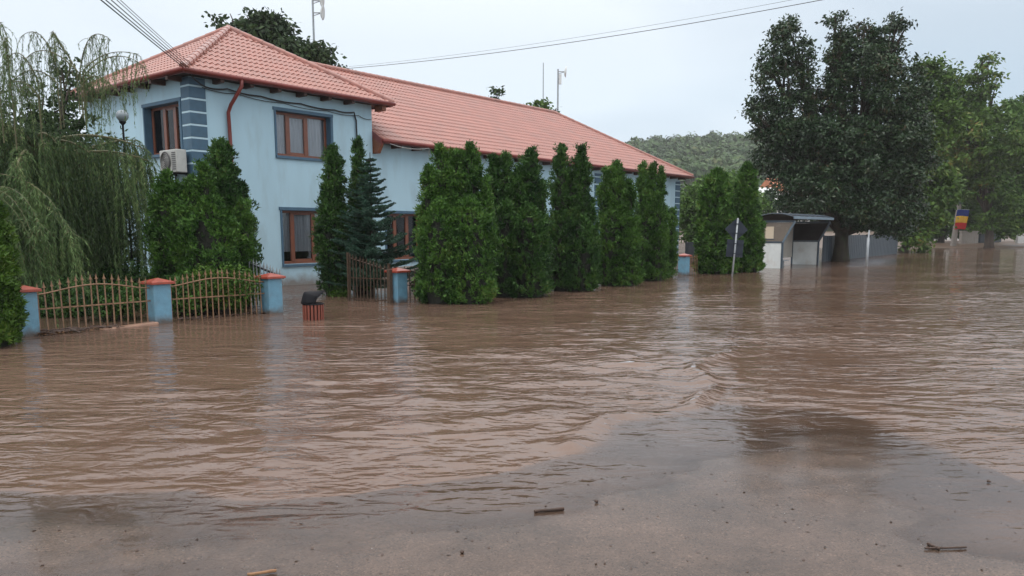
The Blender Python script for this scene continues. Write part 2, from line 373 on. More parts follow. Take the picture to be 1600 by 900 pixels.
# ------------------------------------------------------------------ water
def watermat():
    m = bpy.data.materials.new('flood_water'); m.use_nodes = True
    n = m.node_tree; b = n.nodes['Principled BSDF']
    tcn = n.nodes.new('ShaderNodeTexCoord')
    def noise(scale, sx, sy, detail=3, rough=0.5, rot=0.0, dist=0.0):
        mpn = n.nodes.new('ShaderNodeMapping'); mpn.inputs['Scale'].default_value = (sx, sy, 1); mpn.inputs['Rotation'].default_value = (0, 0, rot)
        n.links.new(tcn.outputs['Object'], mpn.inputs[0])
        z = n.nodes.new('ShaderNodeTexNoise'); z.inputs['Scale'].default_value = scale; z.inputs['Detail'].default_value = detail; z.inputs['Roughness'].default_value = rough
        z.inputs['Distortion'].default_value = dist
        n.links.new(mpn.outputs[0], z.inputs['Vector']); return z.outputs[0]
    big = noise(0.22, 1, 1.3, 4, 0.6)
    r = n.nodes.new('ShaderNodeValToRGB')
    r.color_ramp.elements[0].position = 0.35; r.color_ramp.elements[0].color = (0.142, 0.089, 0.063, 1)
    r.color_ramp.elements[1].position = 0.68; r.color_ramp.elements[1].color = (0.188, 0.124, 0.092, 1)
    n.links.new(big, r.inputs[0])
    def bil(sock):
        q = n.nodes.new('ShaderNodeMath'); q.operation = 'SUBTRACT'; q.inputs[1].default_value = 0.5; n.links.new(sock, q.inputs[0])
        q2 = n.nodes.new('ShaderNodeMath'); q2.operation = 'ABSOLUTE'; n.links.new(q.outputs[0], q2.inputs[0]); return q2.outputs[0]
    f1 = bil(noise(7.0, 0.5, 1.0, 1.5, 0.5, 0.12, 0.5))
    f2 = bil(noise(1.9, 0.42, 1.0, 2, 0.5, -0.18, 0.4))
    f3 = noise(26.0, 0.7, 1.0, 2, 0.5)
    ad = n.nodes.new('ShaderNodeMath'); ad.operation = 'MULTIPLY_ADD'; ad.inputs[1].default_value = 2.6
    n.links.new(f2, ad.inputs[0]); n.links.new(f1, ad.inputs[2])
    ad2 = n.nodes.new('ShaderNodeMath'); ad2.operation = 'MULTIPLY_ADD'; ad2.inputs[1].default_value = 0.13
    n.links.new(f3, ad2.inputs[0]); n.links.new(ad.outputs[0], ad2.inputs[2])
    patch = noise(0.30, 0.7, 1.2, 2, 0.5)
    pr = n.nodes.new('ShaderNodeMapRange'); pr.inputs['From Min'].default_value = 0.36; pr.inputs['From Max'].default_value = 0.62
    pr.inputs['To Min'].default_value = 0.34; pr.inputs['To Max'].default_value = 1.0
    n.links.new(patch, pr.inputs[0])
    bp = n.nodes.new('ShaderNodeBump'); bp.inputs['Distance'].default_value = 0.034
    n.links.new(ad2.outputs[0], bp.inputs['Height'])
    # silty water: what lies below shows only where it is millimetres deep
    at_ = n.nodes.new('ShaderNodeAttribute'); at_.attribute_name = 'depth'
    e1 = n.nodes.new('ShaderNodeMath'); e1.operation = 'MULTIPLY'; e1.inputs[1].default_value = -1 / 0.0075
    n.links.new(at_.outputs['Fac'], e1.inputs[0])
    e2 = n.nodes.new('ShaderNodeMath'); e2.operation = 'EXPONENT'; n.links.new(e1.outputs[0], e2.inputs[0])
    st = n.nodes.new('ShaderNodeMapRange'); st.inputs['To Min'].default_value = 1.0; st.inputs['To Max'].default_value = 0.10
    n.links.new(e2.outputs[0], st.inputs[0])
    sm_ = n.nodes.new('ShaderNodeMath'); sm_.operation = 'MULTIPLY'; n.links.new(st.outputs[0], sm_.inputs[0]); n.links.new(pr.outputs[0], sm_.inputs[1])
    n.links.new(sm_.outputs[0], bp.inputs['Strength'])
    rg = n.nodes.new('ShaderNodeMapRange'); rg.inputs['To Min'].default_value = 0.035; rg.inputs['To Max'].default_value = 0.085
    n.links.new(e2.outputs[0], rg.inputs[0])
    df = n.nodes.new('ShaderNodeBsdfDiffuse'); n.links.new(r.outputs[0], df.inputs[0]); n.links.new(bp.outputs[0], df.inputs['Normal'])
    tr = n.nodes.new('ShaderNodeBsdfTransparent')
    m1 = n.nodes.new('ShaderNodeMixShader'); n.links.new(e2.outputs[0], m1.inputs[0]); n.links.new(df.outputs[0], m1.inputs[1]); n.links.new(tr.outputs[0], m1.inputs[2])
    gl = n.nodes.new('ShaderNodeBsdfGlossy'); n.links.new(rg.outputs[0], gl.inputs['Roughness']); n.links.new(bp.outputs[0], gl.inputs['Normal'])
    fr = n.nodes.new('ShaderNodeFresnel'); fr.inputs[0].default_value = 1.52; n.links.new(bp.outputs[0], fr.inputs['Normal'])
    e3 = n.nodes.new('ShaderNodeMath'); e3.operation = 'MULTIPLY'; e3.inputs[1].default_value = -1 / 0.0010
    n.links.new(at_.outputs['Fac'], e3.inputs[0])
    e4 = n.nodes.new('ShaderNodeMath'); e4.operation = 'EXPONENT'; n.links.new(e3.outputs[0], e4.inputs[0])
    e5 = n.nodes.new('ShaderNodeMath'); e5.operation = 'SUBTRACT'; e5.inputs[0].default_value = 1.0; n.links.new(e4.outputs[0], e5.inputs[1])
    e6 = n.nodes.new('ShaderNodeMath'); e6.operation = 'MULTIPLY'; n.links.new(e5.outputs[0], e6.inputs[0]); n.links.new(fr.outputs[0], e6.inputs[1])
    m2 = n.nodes.new('ShaderNodeMixShader'); n.links.new(e6.outputs[0], m2.inputs[0]); n.links.new(m1.outputs[0], m2.inputs[1]); n.links.new(gl.outputs[0], m2.inputs[2])
    n.links.new(m2.outputs[0], n.nodes['Material Output'].inputs[0]); n.nodes.remove(b)
    return m
M['water'] = watermat()

def roadmat():
    m = bpy.data.materials.new('wet_asphalt'); m.use_nodes = True
    n = m.node_tree; b = n.nodes['Principled BSDF']; b.inputs['Specular IOR Level'].default_value = 0.06
    tcn = n.nodes.new('ShaderNodeTexCoord'); src = tcn.outputs['Object']
    def noise(scale, detail=4, rough=0.55):
        z = n.nodes.new('ShaderNodeTexNoise'); z.inputs['Scale'].default_value = scale; z.inputs['Detail'].default_value = detail; z.inputs['Roughness'].default_value = rough
        n.links.new(src, z.inputs['Vector']); return z.outputs[0]
    a = noise(1.3, 9, 0.72); g = noise(95, 3, 0.7); g2 = noise(38, 3, 0.6)
    r = n.nodes.new('ShaderNodeValToRGB')
    r.color_ramp.elements[0].position = 0.32; r.color_ramp.elements[0].color = (0.060, 0.042, 0.031, 1)
    r.color_ramp.elements[1].position = 0.66; r.color_ramp.elements[1].color = (0.150, 0.102, 0.075, 1)
    n.links.new(a, r.inputs[0])
    # pale and dark stones of the aggregate
    vo = n.nodes.new('ShaderNodeTexVoronoi'); vo.inputs['Scale'].default_value = 120
    n.links.new(src, vo.inputs['Vector'])
    sp = n.nodes.new('ShaderNodeSeparateColor'); n.links.new(vo.outputs['Color'], sp.inputs[0])
    rs = n.nodes.new('ShaderNodeValToRGB'); rs.color_ramp.interpolation = 'LINEAR'
    rs.color_ramp.elements[0].position = 0.0; rs.color_ramp.elements[0].color = (0.50, 0.48, 0.46, 1)
    rs.color_ramp.elements[1].position = 1.0; rs.color_ramp.elements[1].color = (1.6, 1.6, 1.6, 1)
    e = rs.color_ramp.elements.new(0.93); e.color = (1.05, 1.05, 1.05, 1)
    e = rs.color_ramp.elements.new(0.25); e.color = (0.85, 0.85, 0.85, 1)
    n.links.new(sp.outputs[0], rs.inputs[0])
    mu = n.nodes.new('ShaderNodeMix'); mu.data_type = 'RGBA'; mu.blend_type = 'MULTIPLY'; mu.inputs[0].default_value = 1
    n.links.new(r.outputs[0], mu.inputs[6]); n.links.new(rs.outputs[0], mu.inputs[7])
    n.links.new(mu.outputs[2], b.inputs['Base Color'])
    rr = n.nodes.new('ShaderNodeMapRange'); rr.inputs['From Min'].default_value = 0.35; rr.inputs['From Max'].default_value = 0.65
    rr.inputs['To Min'].default_value = 0.16; rr.inputs['To Max'].default_value = 0.34
    n.links.new(noise(1.7, 6), rr.inputs[0]); n.links.new(rr.outputs[0], b.inputs['Roughness'])
    b.inputs['Coat Weight'].default_value = 0.75; b.inputs['Coat Roughness'].default_value = 0.08; b.inputs['Coat IOR'].default_value = 1.33
    ad = n.nodes.new('ShaderNodeMath'); ad.operation = 'ADD'; n.links.new(g, ad.inputs[0]); n.links.new(g2, ad.inputs[1])
    bp = n.nodes.new('ShaderNodeBump'); bp.inputs['Strength'].default_value = 0.45; bp.inputs['Distance'].default_value = 0.008
    n.links.new(ad.outputs[0], bp.inputs['Height']); n.links.new(bp.outputs[0], b.inputs['Normal'])
    bp2 = n.nodes.new('ShaderNodeBump'); bp2.inputs['Strength'].default_value = 0.06; bp2.inputs['Distance'].default_value = 0.006
    n.links.new(ad.outputs[0], bp2.inputs['Height']); n.links.new(bp2.outputs[0], b.inputs['Coat Normal'])
    return m
M['road'] = roadmat()
M['mud'] = mat('mud', (0.13, 0.085, 0.055), 0.5, var=0.25, vscale=0.6, bump=0.6, bscale=6)

SHORE = [(-30, 4.5), (-6, 4.85), (-3.35, 4.92), (-3.0, 4.82), (-2.55, 4.86), (-2.09, 4.93), (-1.65, 4.78), (-1.23, 4.80), (-0.9, 4.95), (-0.64, 5.05), (-0.3, 5.2),
         (0.05, 5.42), (0.45, 5.7), (0.78, 6.25), (1.0, 6.75), (1.4, 6.95), (1.75, 7.3), (2.1, 7.55), (2.45, 7.32), (2.95, 7.2), (3.2, 6.85), (3.22, 6.35), (3.3, 5.95),
         (3.45, 5.5), (3.52, 5.1), (3.7, 4.5), (4.3, 3.0), (6, 0), (12, -10)]
def polydist(x, y, poly):
    d = np.full(x.shape, 1e9)
    for (ax, ay), (bx, by) in zip(poly[:-1], poly[1:]):
        vx, vy = bx - ax, by - ay; L2 = vx * vx + vy * vy
        t = np.clip(((x - ax) * vx + (y - ay) * vy) / L2, 0, 1)
        d = np.minimum(d, np.hypot(x - ax - t * vx, y - ay - t * vy))
    return d
def inside(x, y, poly):
    c = np.zeros(x.shape, bool); n = len(poly)
    for i in range(n):
        ax, ay = poly[i]; bx, by = poly[(i + 1) % n]
        hit = ((ay > y) != (by > y))
        xx = (bx - ax) * (y - ay) / ((by - ay) if by != ay else 1e-9) + ax
        c ^= hit & (x < xx)
    return c
ROADPOLY = SHORE + [(12, -40), (-30, -40)]
def shore_sd(x, y):
    xw = x + 0.10 * fbm(x * 2.2, y * 2.2, 3, 3); yw = y + 0.10 * fbm(x * 1.6, y * 2.2, 3, 9)
    d = polydist(xw, yw, SHORE)
    return np.where(inside(xw, yw, ROADPOLY), d, -d)

def grid_mesh(name, xs, ys, fz, smooth=True):
    X, Y = np.meshgrid(xs, ys)
    Z = fz(X, Y)
    nx, ny = len(xs), len(ys)
    V = np.stack([X.ravel(), Y.ravel(), Z.ravel()], 1)
    i = np.arange(nx - 1)[None, :] + (np.arange(ny - 1) * nx)[:, None]
    F = np.stack([i, i + 1, i + nx + 1, i + nx], -1).reshape(-1, 4)
    return np_mesh(name, V, F, smooth)

def axis(segs):
    """segs: list of (start, end, step)"""
    out = []
    for a, b, st in segs:
        out += list(np.arange(a, b, st))
    out.append(segs[-1][1])
    return np.array(out)

_waves = []
for i in range(46):
    lam = 0.22 * (1.5 / 0.22) ** (i / 45.0)
    ang = RNG.normal(PI / 2 + 0.12, 0.55)
    k = 2 * PI / lam
    slope = 0.0185 * (1.3 if lam < 0.5 else 0.7)
    _waves.append((k * math.cos(ang), k * math.sin(ang), slope / k, RNG.random() * 6.28))
FRONT_A = [(0.45, 5.95), (0.9, 6.93), (1.3, 7.15), (1.71, 7.34), (1.95, 7.8), (2.18, 8.39), (2.2, 9.2), (2.5, 10.0), (3.07, 10.72)]
FRONT_B = [(-3.2, 5.35), (-2.2, 5.5), (-1.3, 5.25), (-0.6, 5.45), (0.1, 5.85), (0.6, 6.5)]
FRONT_C = [(-1.4, 6.4), (-0.6, 6.2), (0.1, 6.45), (0.9, 7.6), (1.5, 8.3)]
FRONT_D = [(2.3, 7.8), (3.1, 7.55), (3.6, 6.9), (4.1, 6.1), (4.5, 5.3)]
FRONT_E = [(2.6, 8.6), (3.6, 8.2), (4.4, 7.4), (5.0, 6.5)]
def water_z(X, Y):
    sd = shore_sd(X, Y)
    wx = X + 0.35 * fbm(X * 0.7, Y * 0.7, 3, 1); wy = Y + 0.30 * fbm(X * 0.8, Y * 0.8, 3, 2)
    # direction of travel bends across the flood
    th = 0.35 * vnoise(X * 0.12, Y * 0.12, 21)
    c, s = np.cos(th), np.sin(th)
    xr = c * wx + s * wy * 0 + 0; yr = wy + np.tan(th) * X * 0.25
    h = np.zeros_like(X)
    for kx, ky, a, p in _waves:
        h += 0.42 * a * np.sin(kx * xr + ky * yr + p)
    def billow(sx_, sy_, o, rot=0.0):
        cr_, sr_ = math.cos(rot), math.sin(rot)
        a_ = (cr_ * wx + sr_ * wy) * sx_; b_ = (-sr_ * wx + cr_ * wy) * sy_
        return np.abs(vnoise(a_, b_, o)) ** 0.8
    h += 0.027 * billow(0.85, 1.9, 61, 0.12) + 0.0145 * billow(1.7, 3.9, 62, -0.22) + 0.0075 * billow(3.6, 7.5, 63, 0.3)
    patch = np.clip(0.62 + 0.85 * fbm(X * 0.33, Y * 0.42, 3, 5), 0.12, 1.5)
    calm_left = 1 - 0.72 * np.clip((-X - 0.8) / 3, 0, 1) * np.clip((Y - 6.5) / 4, 0, 1)
    edge = np.clip(0.12 - sd / 0.8, 0.03, 1.0)
    fade = np.clip((34 - Y) / 16, 0.0, 1.0)
    h = h * patch * edge * fade * calm_left
    for F, amp, w in ((FRONT_A, 0.055, 0.10), (FRONT_B, 0.008, 0.05), (FRONT_C, 0.008, 0.06), (FRONT_D, 0.010, 0.07), (FRONT_E, 0.008, 0.09)):
        d = polydist(X + 0.08 * fbm(X * 3, Y * 3, 2, 7), Y + 0.10 * fbm(X * 2.5, Y * 2.5, 2, 8), F)
        h += amp * np.exp(-(d / w) ** 2) * np.clip(0.7 + 0.7 * fbm(X * 2, Y * 2, 2, 11), 0.1, 1.3)
    # choppy crests inside the curl of the flow front
    cx = np.exp(-(((X - 1.3) / 1.1) ** 2 + ((Y - 9.6) / 1.7) ** 2))
    h += 0.032 * cx * (1 - np.abs(fbm(X * 1.6 + Y * 0.8, Y * 1.5, 3, 31)) * 2.6)
    # foam lip along the edge
    lip = (0.012 - 0.009 * np.clip((X - 0.1) / 0.8, 0, 1)) * np.exp(-((sd + 0.05) / 0.035) ** 2) * np.clip(0.7 + 1.0 * fbm(X * 0.8, Y * 0.8, 2, 77), 0.15, 1.4)
    return h + lip
def road_z(X, Y):
    sd = shore_sd(X, Y)
    film = -0.0040 + 0.0034 * np.clip(sd - 0.1, 0, 3) + 0.0058 * fbm(X * 0.9 + 3, Y * 1.5, 4, 14) * np.clip(sd / 0.4, 0.2, 1)
    wide = 0.07 + 0.75 * np.clip((X - 0.1) / 0.9, 0, 1) * np.clip((3.6 - X) / 0.7, 0.12, 1)
    drop = np.clip(-sd / wide, 0, 1)
    return film - 0.045 * drop - 0.05 * np.clip(-sd - 0.1, 0, 5)
xs = axis([(-160, -40, 6), (-40, -14, 0.8), (-14, -9, 0.12), (-9, 11, 0.068), (11, 24, 0.2), (24, 60, 1.0), (60, 260, 8)])
ys = axis([(2.0, 4.4, 0.05), (4.4, 9, 0.038), (9, 14, 0.05), (14, 22, 0.09), (22, 36, 0.2), (36, 60, 1.0), (60, 128, 6)])
wme = grid_mesh('flood_water', xs, ys, water_z)
w = link('flood_water', wme, M['water'])
_co = np.empty(len(wme.vertices) * 3, np.float32); wme.vertices.foreach_get('co', _co); _co = _co.reshape(-1, 3)
_dep = np.maximum(0.0, _co[:, 2] - road_z(_co[:, 0], _co[:, 1]))
wme.attributes.new('depth', 'FLOAT', 'POINT').data.foreach_set('value', _dep.astype(np.float32))
tag(w, kind='structure')

xs = axis([(-30, -8, 1.0), (-8, 8, 0.06), (8, 16, 0.8)])
ys = axis([(-40, 2, 2.0), (2, 9.5, 0.045), (9.5, 14, 0.5)])
r = link('road', grid_mesh('road', xs, ys, road_z), M['road'])
tag(r, kind='structure')

def terr_z(X, Y):
    far = np.clip((Y - 96) / 30, 0, 1)
    return -0.34 + 0.55 * far + np.where(Y > 128, 0.02 * (Y - 128), 0)
xs = axis([(-660, 660, 30)]); ys = axis([(-60, 90, 10), (90, 140, 4), (140, 780, 40)])
g = link('ground', grid_mesh('ground', xs, ys, terr_z), M['mud'])
g.location.z = 0
tag(g, kind='structure')
# mud bank where the flood ends on the right, far down the street
mb_pts = []
def bank_z(X, Y):
    u_ = (X - 40) / 20.0
    return -0.1 + 0.42 * np.clip((Y - 72 - 4 * fbm(X * 0.1, Y * 0.1, 2, 4)) / 24, 0, 1) + 0.05 * fbm(X * 0.5, Y * 0.5, 3, 6)
bk = link('mud_bank', grid_mesh('mud_bank', axis([(26, 90, 0.8)]), axis([(66, 112, 0.8)]), bank_z), M['mud'])
tag(bk, kind='structure')

# ------------------------------------------------------------------ house
AZ = math.radians(38.8)
HO = ground(313, 455)
HROT = PI / 2 - AZ
HU = Vector((math.sin(AZ), math.cos(AZ), 0)); HV = Vector((-math.cos(AZ), math.sin(AZ), 0))
def HP(s, t, z): return HO + HU * s + HV * t + Vector((0, 0, z))
house = empty('house', HO, HROT)
tag(house, 'pale blue two storey house with long lower wing and red tiled roofs behind the hedge', 'house')

def wall_panel(mb, u0, u1, z0, z1, holes, place, thick=0.32):
    """place(u, d, z) -> local point; d = depth inward"""
    us = sorted({u0, u1} | {h[0] for h in holes} | {h[1] for h in holes})
    zs = sorted({z0, z1} | {h[2] for h in holes} | {h[3] for h in holes})
    def solid(i, j):
        uc = (us[i] + us[i + 1]) / 2; zc = (zs[j] + zs[j + 1]) / 2
        return not any(h[0] < uc < h[1] and h[2] < zc < h[3] for h in holes)
    for i in range(len(us) - 1):
        for j in range(len(zs) - 1):
            if solid(i, j):
                a, b, c, d = us[i], us[i + 1], zs[j], zs[j + 1]
                for dp in (0, thick):
                    mb.add([place(a, dp, c), place(b, dp, c), place(b, dp, d), place(a, dp, d)], [(0, 1, 2, 3)])
    for (a, b, c, d) in holes:
        mb.add([place(a, 0, c), place(b, 0, c), place(b, thick, c), place(a, thick, c)], [(0, 1, 2, 3)])
        mb.add([place(a, 0, d), place(b, 0, d), place(b, thick, d), place(a, thick, d)], [(0, 1, 2, 3)])
        mb.add([place(a, 0, c), place(a, 0, d), place(a, thick, d), place(a, thick, c)], [(0, 1, 2, 3)])
        mb.add([place(b, 0, c), place(b, 0, d), place(b, thick, d), place(b, thick, c)], [(0, 1, 2, 3)])

TW, TD, TH = 6.5, 6.5, 5.86
front = lambda u, d, z: (u, d, z)
WIN_F = [(2.72, 4.75, 3.95, 5.28), (2.80, 4.75, 0.66, 2.32)]
WIN_L = [(0.55, 2.55, 3.88, 5.26)]
mb = MB()
wall_panel(mb, 0, TW, -0.4, TH, WIN_F, front)
mb.build('wall', M['wall'], house)
mb = MB(); wall_panel(mb, 0, TD, -0.4, TH, WIN_L, lambda u, d, z: (d, u, z)); mb.build('wall', M['wall'], house)
mb = MB(); mb.box(TW - 0.32, 0.01, -0.4, TW, TD, TH); mb.box(0.01, TD - 0.3, -0.4, TW - 0.01, TD - 0.01, TH); mb.build('wall', M['wall'], house)
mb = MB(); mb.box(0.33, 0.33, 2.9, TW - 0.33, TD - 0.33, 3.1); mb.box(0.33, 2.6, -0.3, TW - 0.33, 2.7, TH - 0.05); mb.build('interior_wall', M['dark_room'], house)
WS0, WS1, WT0, WT1, WH = TW, 29.2, 0.06, 10.1, 4.62
WWIN = [(7.1, 8.85, 0.66, 2.30), (11.9, 13.6, 0.66, 2.30), (16.2, 17.9, 0.66, 2.30), (23.6, 25.3, 0.66, 2.30)]
mb = MB(); wall_panel(mb, WS0 + 0.002, WS1, -0.4, WH, WWIN, lambda u, d, z: (u, WT0 + d, z)); mb.build('wall', M['wall'], house)
mb = MB(); mb.box(WS1 - 0.3, WT0 + 0.325, -0.4, WS1, WT1, WH); mb.box(3.5, WT1 - 0.3, -0.4, WS1 - 0.31, WT1 - 0.01, WH); mb.build('wall', M['wall'], house)
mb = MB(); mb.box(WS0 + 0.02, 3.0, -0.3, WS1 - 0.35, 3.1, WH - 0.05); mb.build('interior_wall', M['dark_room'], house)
mb = MB(); mb.box(WS0 + 0.05, WT0 - 0.05, -0.3, WS1 - 0.05, WT0 - 0.003, 0.42); mb.build('plinth', M['concrete'], house, bevel=0.01)

# windows: local frame x along the wall, y inward, z up
def window(w, h, mull, loc, rz, curtain_to=0.0, parent=house, sunblind=True):
    fr = MB(); R = 0.20        # frame sits deep in the reveal
    b = 0.085
    fr.box(0, R, 0, w, R + 0.07, b); fr.box(0, R, h - b, w, R + 0.07, h)
    fr.box(0, R + 0.002, b, b, R + 0.068, h - b); fr.box(w - b, R + 0.002, b, w, R + 0.068, h - b)
    xsn = [b] + list(mull) + [w - b]
    for m_ in mull: fr.box(m_ - 0.075, R - 0.012, b, m_ + 0.075, R + 0.06, h - b)
    win = fr.build('window', M['frame'], parent, loc=loc, rz=rz, bevel=0.008)
    # painted reveal and trim
    sr = MB(); e = 0.012; t = 0.10
    sr.box(-t, -0.03, h, w + t, R, h + t) if False else None
    sr.box(-t, -0.035, h - 0.004, w + t, 0.0, h + t * 0.9); sr.box(-t * 0.6, -0.03, -0.05, 0.0, 0.002, h - 0.006); sr.box(w, -0.03, -0.05, w + t * 0.9, 0.002, h - 0.006)
    sr.box(0, -0.001, h - e, w, R - 0.002, h - 0.001); sr.box(0.001, -0.001, 0, e, R - 0.002, h - e); sr.box(w - e, -0.001, 0, w - 0.001, R - 0.002, h - e)
    sr.build('surround', M['blue'], win)
    si = MB(); si.box(-t * 0.6, -0.07, -0.085, w + t, R - 0.003, -0.002); si.build('sill', M['blue'], win, bevel=0.006)
    for i in range(len(xsn) - 1):
        a = xsn[i] + (0.075 if i else 0) + 0.002; c = xsn[i + 1] - (0.075 if i < len(xsn) - 2 else 0) - 0.002
        # sash inside
        if i == 1 or len(xsn) == 2:
            sh = MB()
            sh.box(a, R + 0.01, b + 0.002, c, R + 0.055, b + 0.06); sh.build('sash_rail', M['frame'], win)
            sh = MB(); sh.box(a, R + 0.01, h - b - 0.05, c, R + 0.055, h - b - 0.002); sh.build('sash_rail', M['frame'], win)
        p = MB(); p.box(a, R + 0.030, b, c, R + 0.036, h - b); p.build('pane', M['glass'], win)
    # net curtain: a folded sheet
    V = []; F = []; n = 110
    z0 = 0.06 + curtain_to
    for i in range(n + 1):
        x = w * i / n; y = R + 0.105 + 0.018 * math.sin(i * 0.95) + 0.012 * math.sin(i * 0.37 + 1)
        V += [(x, y, z0), (x, y, h - 0.05)]
    for i in range(n): F.append((2 * i, 2 * i + 2, 2 * i + 3, 2 * i + 1))
    cu = MB(); cu.add(V, F); cu.build('curtain', M['curtain'], win, smooth=True)
    return win
window(2.03, 1.33, [0.55, 1.22], (2.72, 0, 3.95), 0.0)
window(1.95, 1.66, [0.50, 1.30], (2.80, 0, 0.66), 0.0, 0.32)
window(2.0, 1.38, [0.78, 1.35], (0, 2.55, 3.88), -PI / 2)
for i, (a, b, c, d) in enumerate(WWIN):
    window(b - a, d - c, [0.58, 1.17], (a, WT0, c), 0.0, 0.05 if i else 1.1)

# quoins
def quoins(s0, side, zlist, z_lo, parent=house, ws=0.46, wt=0.40, t0=0.0):
    zs_ = [z_lo + 0.347 * k for k in range(40)]
    for k, zb in enumerate(zs_):
        if zb > zlist: break
        zt = min(zb + 0.295, zlist)
        q = MB()
        if side == 'L':
            q.box(s0 - 0.032, t0 - 0.032, zb, s0 + ws, t0 - 0.002, zt); q.box(s0 - 0.032, t0 - 0.002, zb, s0 - 0.002, t0 + wt, zt)
        elif side == 'R':
            q.box(s0 - ws, t0 - 0.032, zb, s0 + 0.032, t0 - 0.002, zt); q.box(s0 + 0.002, t0 - 0.002, zb, s0 + 0.032, t0 + wt, zt)
        else:
            q.box(s0 - ws / 2, t0 - 0.032, zb, s0 + ws / 2, t0 - 0.002, zt)
        q.build('quoin_block', M['blue'], parent)
        if zb + 0.347 < zlist:
            q = MB()
            if side == 'L':
                q.box(s0 - 0.026, t0 - 0.026, zb + 0.297, s0 + ws, t0 - 0.002, zb + 0.345); q.box(s0 - 0.026, t0 - 0.002, zb + 0.297, s0 - 0.002, t0 + wt, zb + 0.345)
            elif side == 'R':
                q.box(s0 - ws, t0 - 0.026, zb + 0.297, s0 + 0.026, t0 - 0.002, zb + 0.345); q.box(s0 + 0.002, t0 - 0.002, zb + 0.297, s0 + 0.026, t0 + wt, zb + 0.345)
            else:
                q.box(s0 - ws / 2, t0 - 0.026, zb + 0.297, s0 + ws / 2, t0 - 0.002, zb + 0.345)
            q.build('quoin_band', M['band'], parent)
quoins(0, 'L', 5.84, 3.215 - 0.347 * 9)
quoins(20.7, 'M', 4.4, 0.1, t0=WT0, ws=0.6)
quoins(WS1, 'R', 4.4, 0.1, t0=WT0, ws=0.5)

# pressed metal tile roofing: real steps and waves
def tiled(name, P0, A, B, Nn, Lq, a0f, a1f, parent, course=0.35, per=0.183, sub=6):
    P0, A, B, Nn = (np.array(x, float) for x in (P0, A, B, Nn))
    V = []; F = []; base = 0
    nc = int(math.ceil(Lq / course))
    amin = min(a0f(0), a0f(Lq)); amax = max(a1f(0), a1f(Lq))
    ag = np.arange(amin - per, amax + per, per / sub)
    wv = 0.045 * (0.5 - 0.5 * np.cos(2 * PI * ag / per))
    for j in range(nc):
        q0 = j * course; q1 = min((j + 1) * course, Lq)
        rows = [(q0 + 0.03, -0.03, 0.0), (q0 - 0.002, 0.022, 1.0), (q0 + 0.6 * (q1 - q0), 0.010, 1.0), (q1, 0.0, 1.0)]
        vb = len(V)
        for q, hgt, wf in rows:
            lo, hi = a0f(min(q, Lq)), a1f(min(q, Lq))
            ac = np.clip(ag, lo, max(lo, hi))
            P = P0 + np.outer(ac, A) + B * q + np.outer(hgt + wv * wf, Nn)
            V.append(P)
        n = len(ag)
        i = np.arange(n - 1)
        lo, hi = min(a0f(q0), a0f(q1)), max(a1f(q0), a1f(q1))
        keep = (ag[1:] > lo) & (ag[:-1] < hi)
        i = i[keep]
        for r_ in range(3):
            o = base + r_ * n
            F.append(np.stack([o + i, o + i + 1, o + n + i + 1, o + n + i], 1))
        base += 4 * n
    V = np.concatenate(V); F = np.concatenate(F)
    me = np_mesh(name, V, F, False)
    me.validate()
    return link(name, me, M['roof'], parent)

def cap_tube(name, p, q, parent, r=0.095, seg=0.38):
    p = Vector(p); q = Vector(q); n = max(2, int((q - p).length / seg)); m_ = MB()
    for i in range(n):
        a = p.lerp(q, i / n); b = p.lerp(q, (i + 1) / n + 0.012)
        m_.tube([a, b], [r * 1.10, r * 0.94], 10)
    return m_.build(name, M['roof'], parent, smooth=False)

# tower roof (pyramid)
e0s, e1s, e0t, e1t, EZ = -0.42, 7.02, -0.5, 6.94, 5.93
AX, AY, AZp = 3.3, 3.22, 8.18
def roof_face(P0, P1, apexL, apexR, name, parent, **k):
    """face with eave P0->P1 (seen from outside left->right), ridge apexL..apexR"""
    P0, P1, aL, aR = map(Vector, (P0, P1, apexL, apexR))
    A = (P1 - P0).normalized(); w_ = (P1 - P0).length
    d = aL - P0; al = d.dot(A); Bv = d - A * al; Lq = Bv.length; B = Bv / Lq
    ar = (aR - P0).dot(A)
    N = A.cross(B)
    if N.z < 0: N = -N
    return tiled(name, P0, A, B, N, Lq, lambda q: al * q / Lq, lambda q: w_ + (ar - w_) * q / Lq, parent, **k)
ap = (AX, AY, AZp)
tr = roof_face((e0s, e0t, EZ), (e1s, e0t, EZ), ap, ap, 'roof', house)
roof_face((e0s, e1t, EZ), (e0s, e0t, EZ), ap, ap, 'roof', house)
roof_face((e1s, e0t, EZ), (e1s, e1t, EZ), ap, ap, 'roof', house)
roof_face((e1s, e1t, EZ), (e0s, e1t, EZ), ap, ap, 'roof', house)
for c_ in ((e0s, e0t), (e1s, e0t), (e0s, e1t)):
    cap_tube('hip_cap', (c_[0], c_[1], EZ + 0.05), (AX, AY, AZp + 0.05), tr)
# wing roof
WE, WEZ, RT, RZ, HS = -0.45, 4.70, 5.08, 8.03, 24.0
WEND = 29.75
slope = (RZ - WEZ) / (RT - WE)
def wing_left(q, Lq):
    t = WE + (RT - WE) * q / Lq
    z = WEZ + (RZ - WEZ) * q / Lq
    if z < EZ + 0.02: return TW + 0.03
    k = (AZp - EZ) / (e1s - AX)
    return max(3.4, e1s - (z - EZ) / k - 0.25)
Lq_ = math.hypot(RT - WE, RZ - WEZ)
Bn = np.array([0, RT - WE, RZ - WEZ]) / Lq_
Nn = np.cross([1, 0, 0], Bn)
wr = tiled('roof', (0, WE, WEZ), (1, 0, 0), Bn, Nn, Lq_, lambda q: wing_left(q, Lq_), lambda q: WEND + (HS - WEND) * q / Lq_, house)
roof_face((WEND, WE, WEZ), (WEND, 2 * RT - WE, WEZ), (HS, RT, RZ), (HS, RT, RZ), 'roof', house)
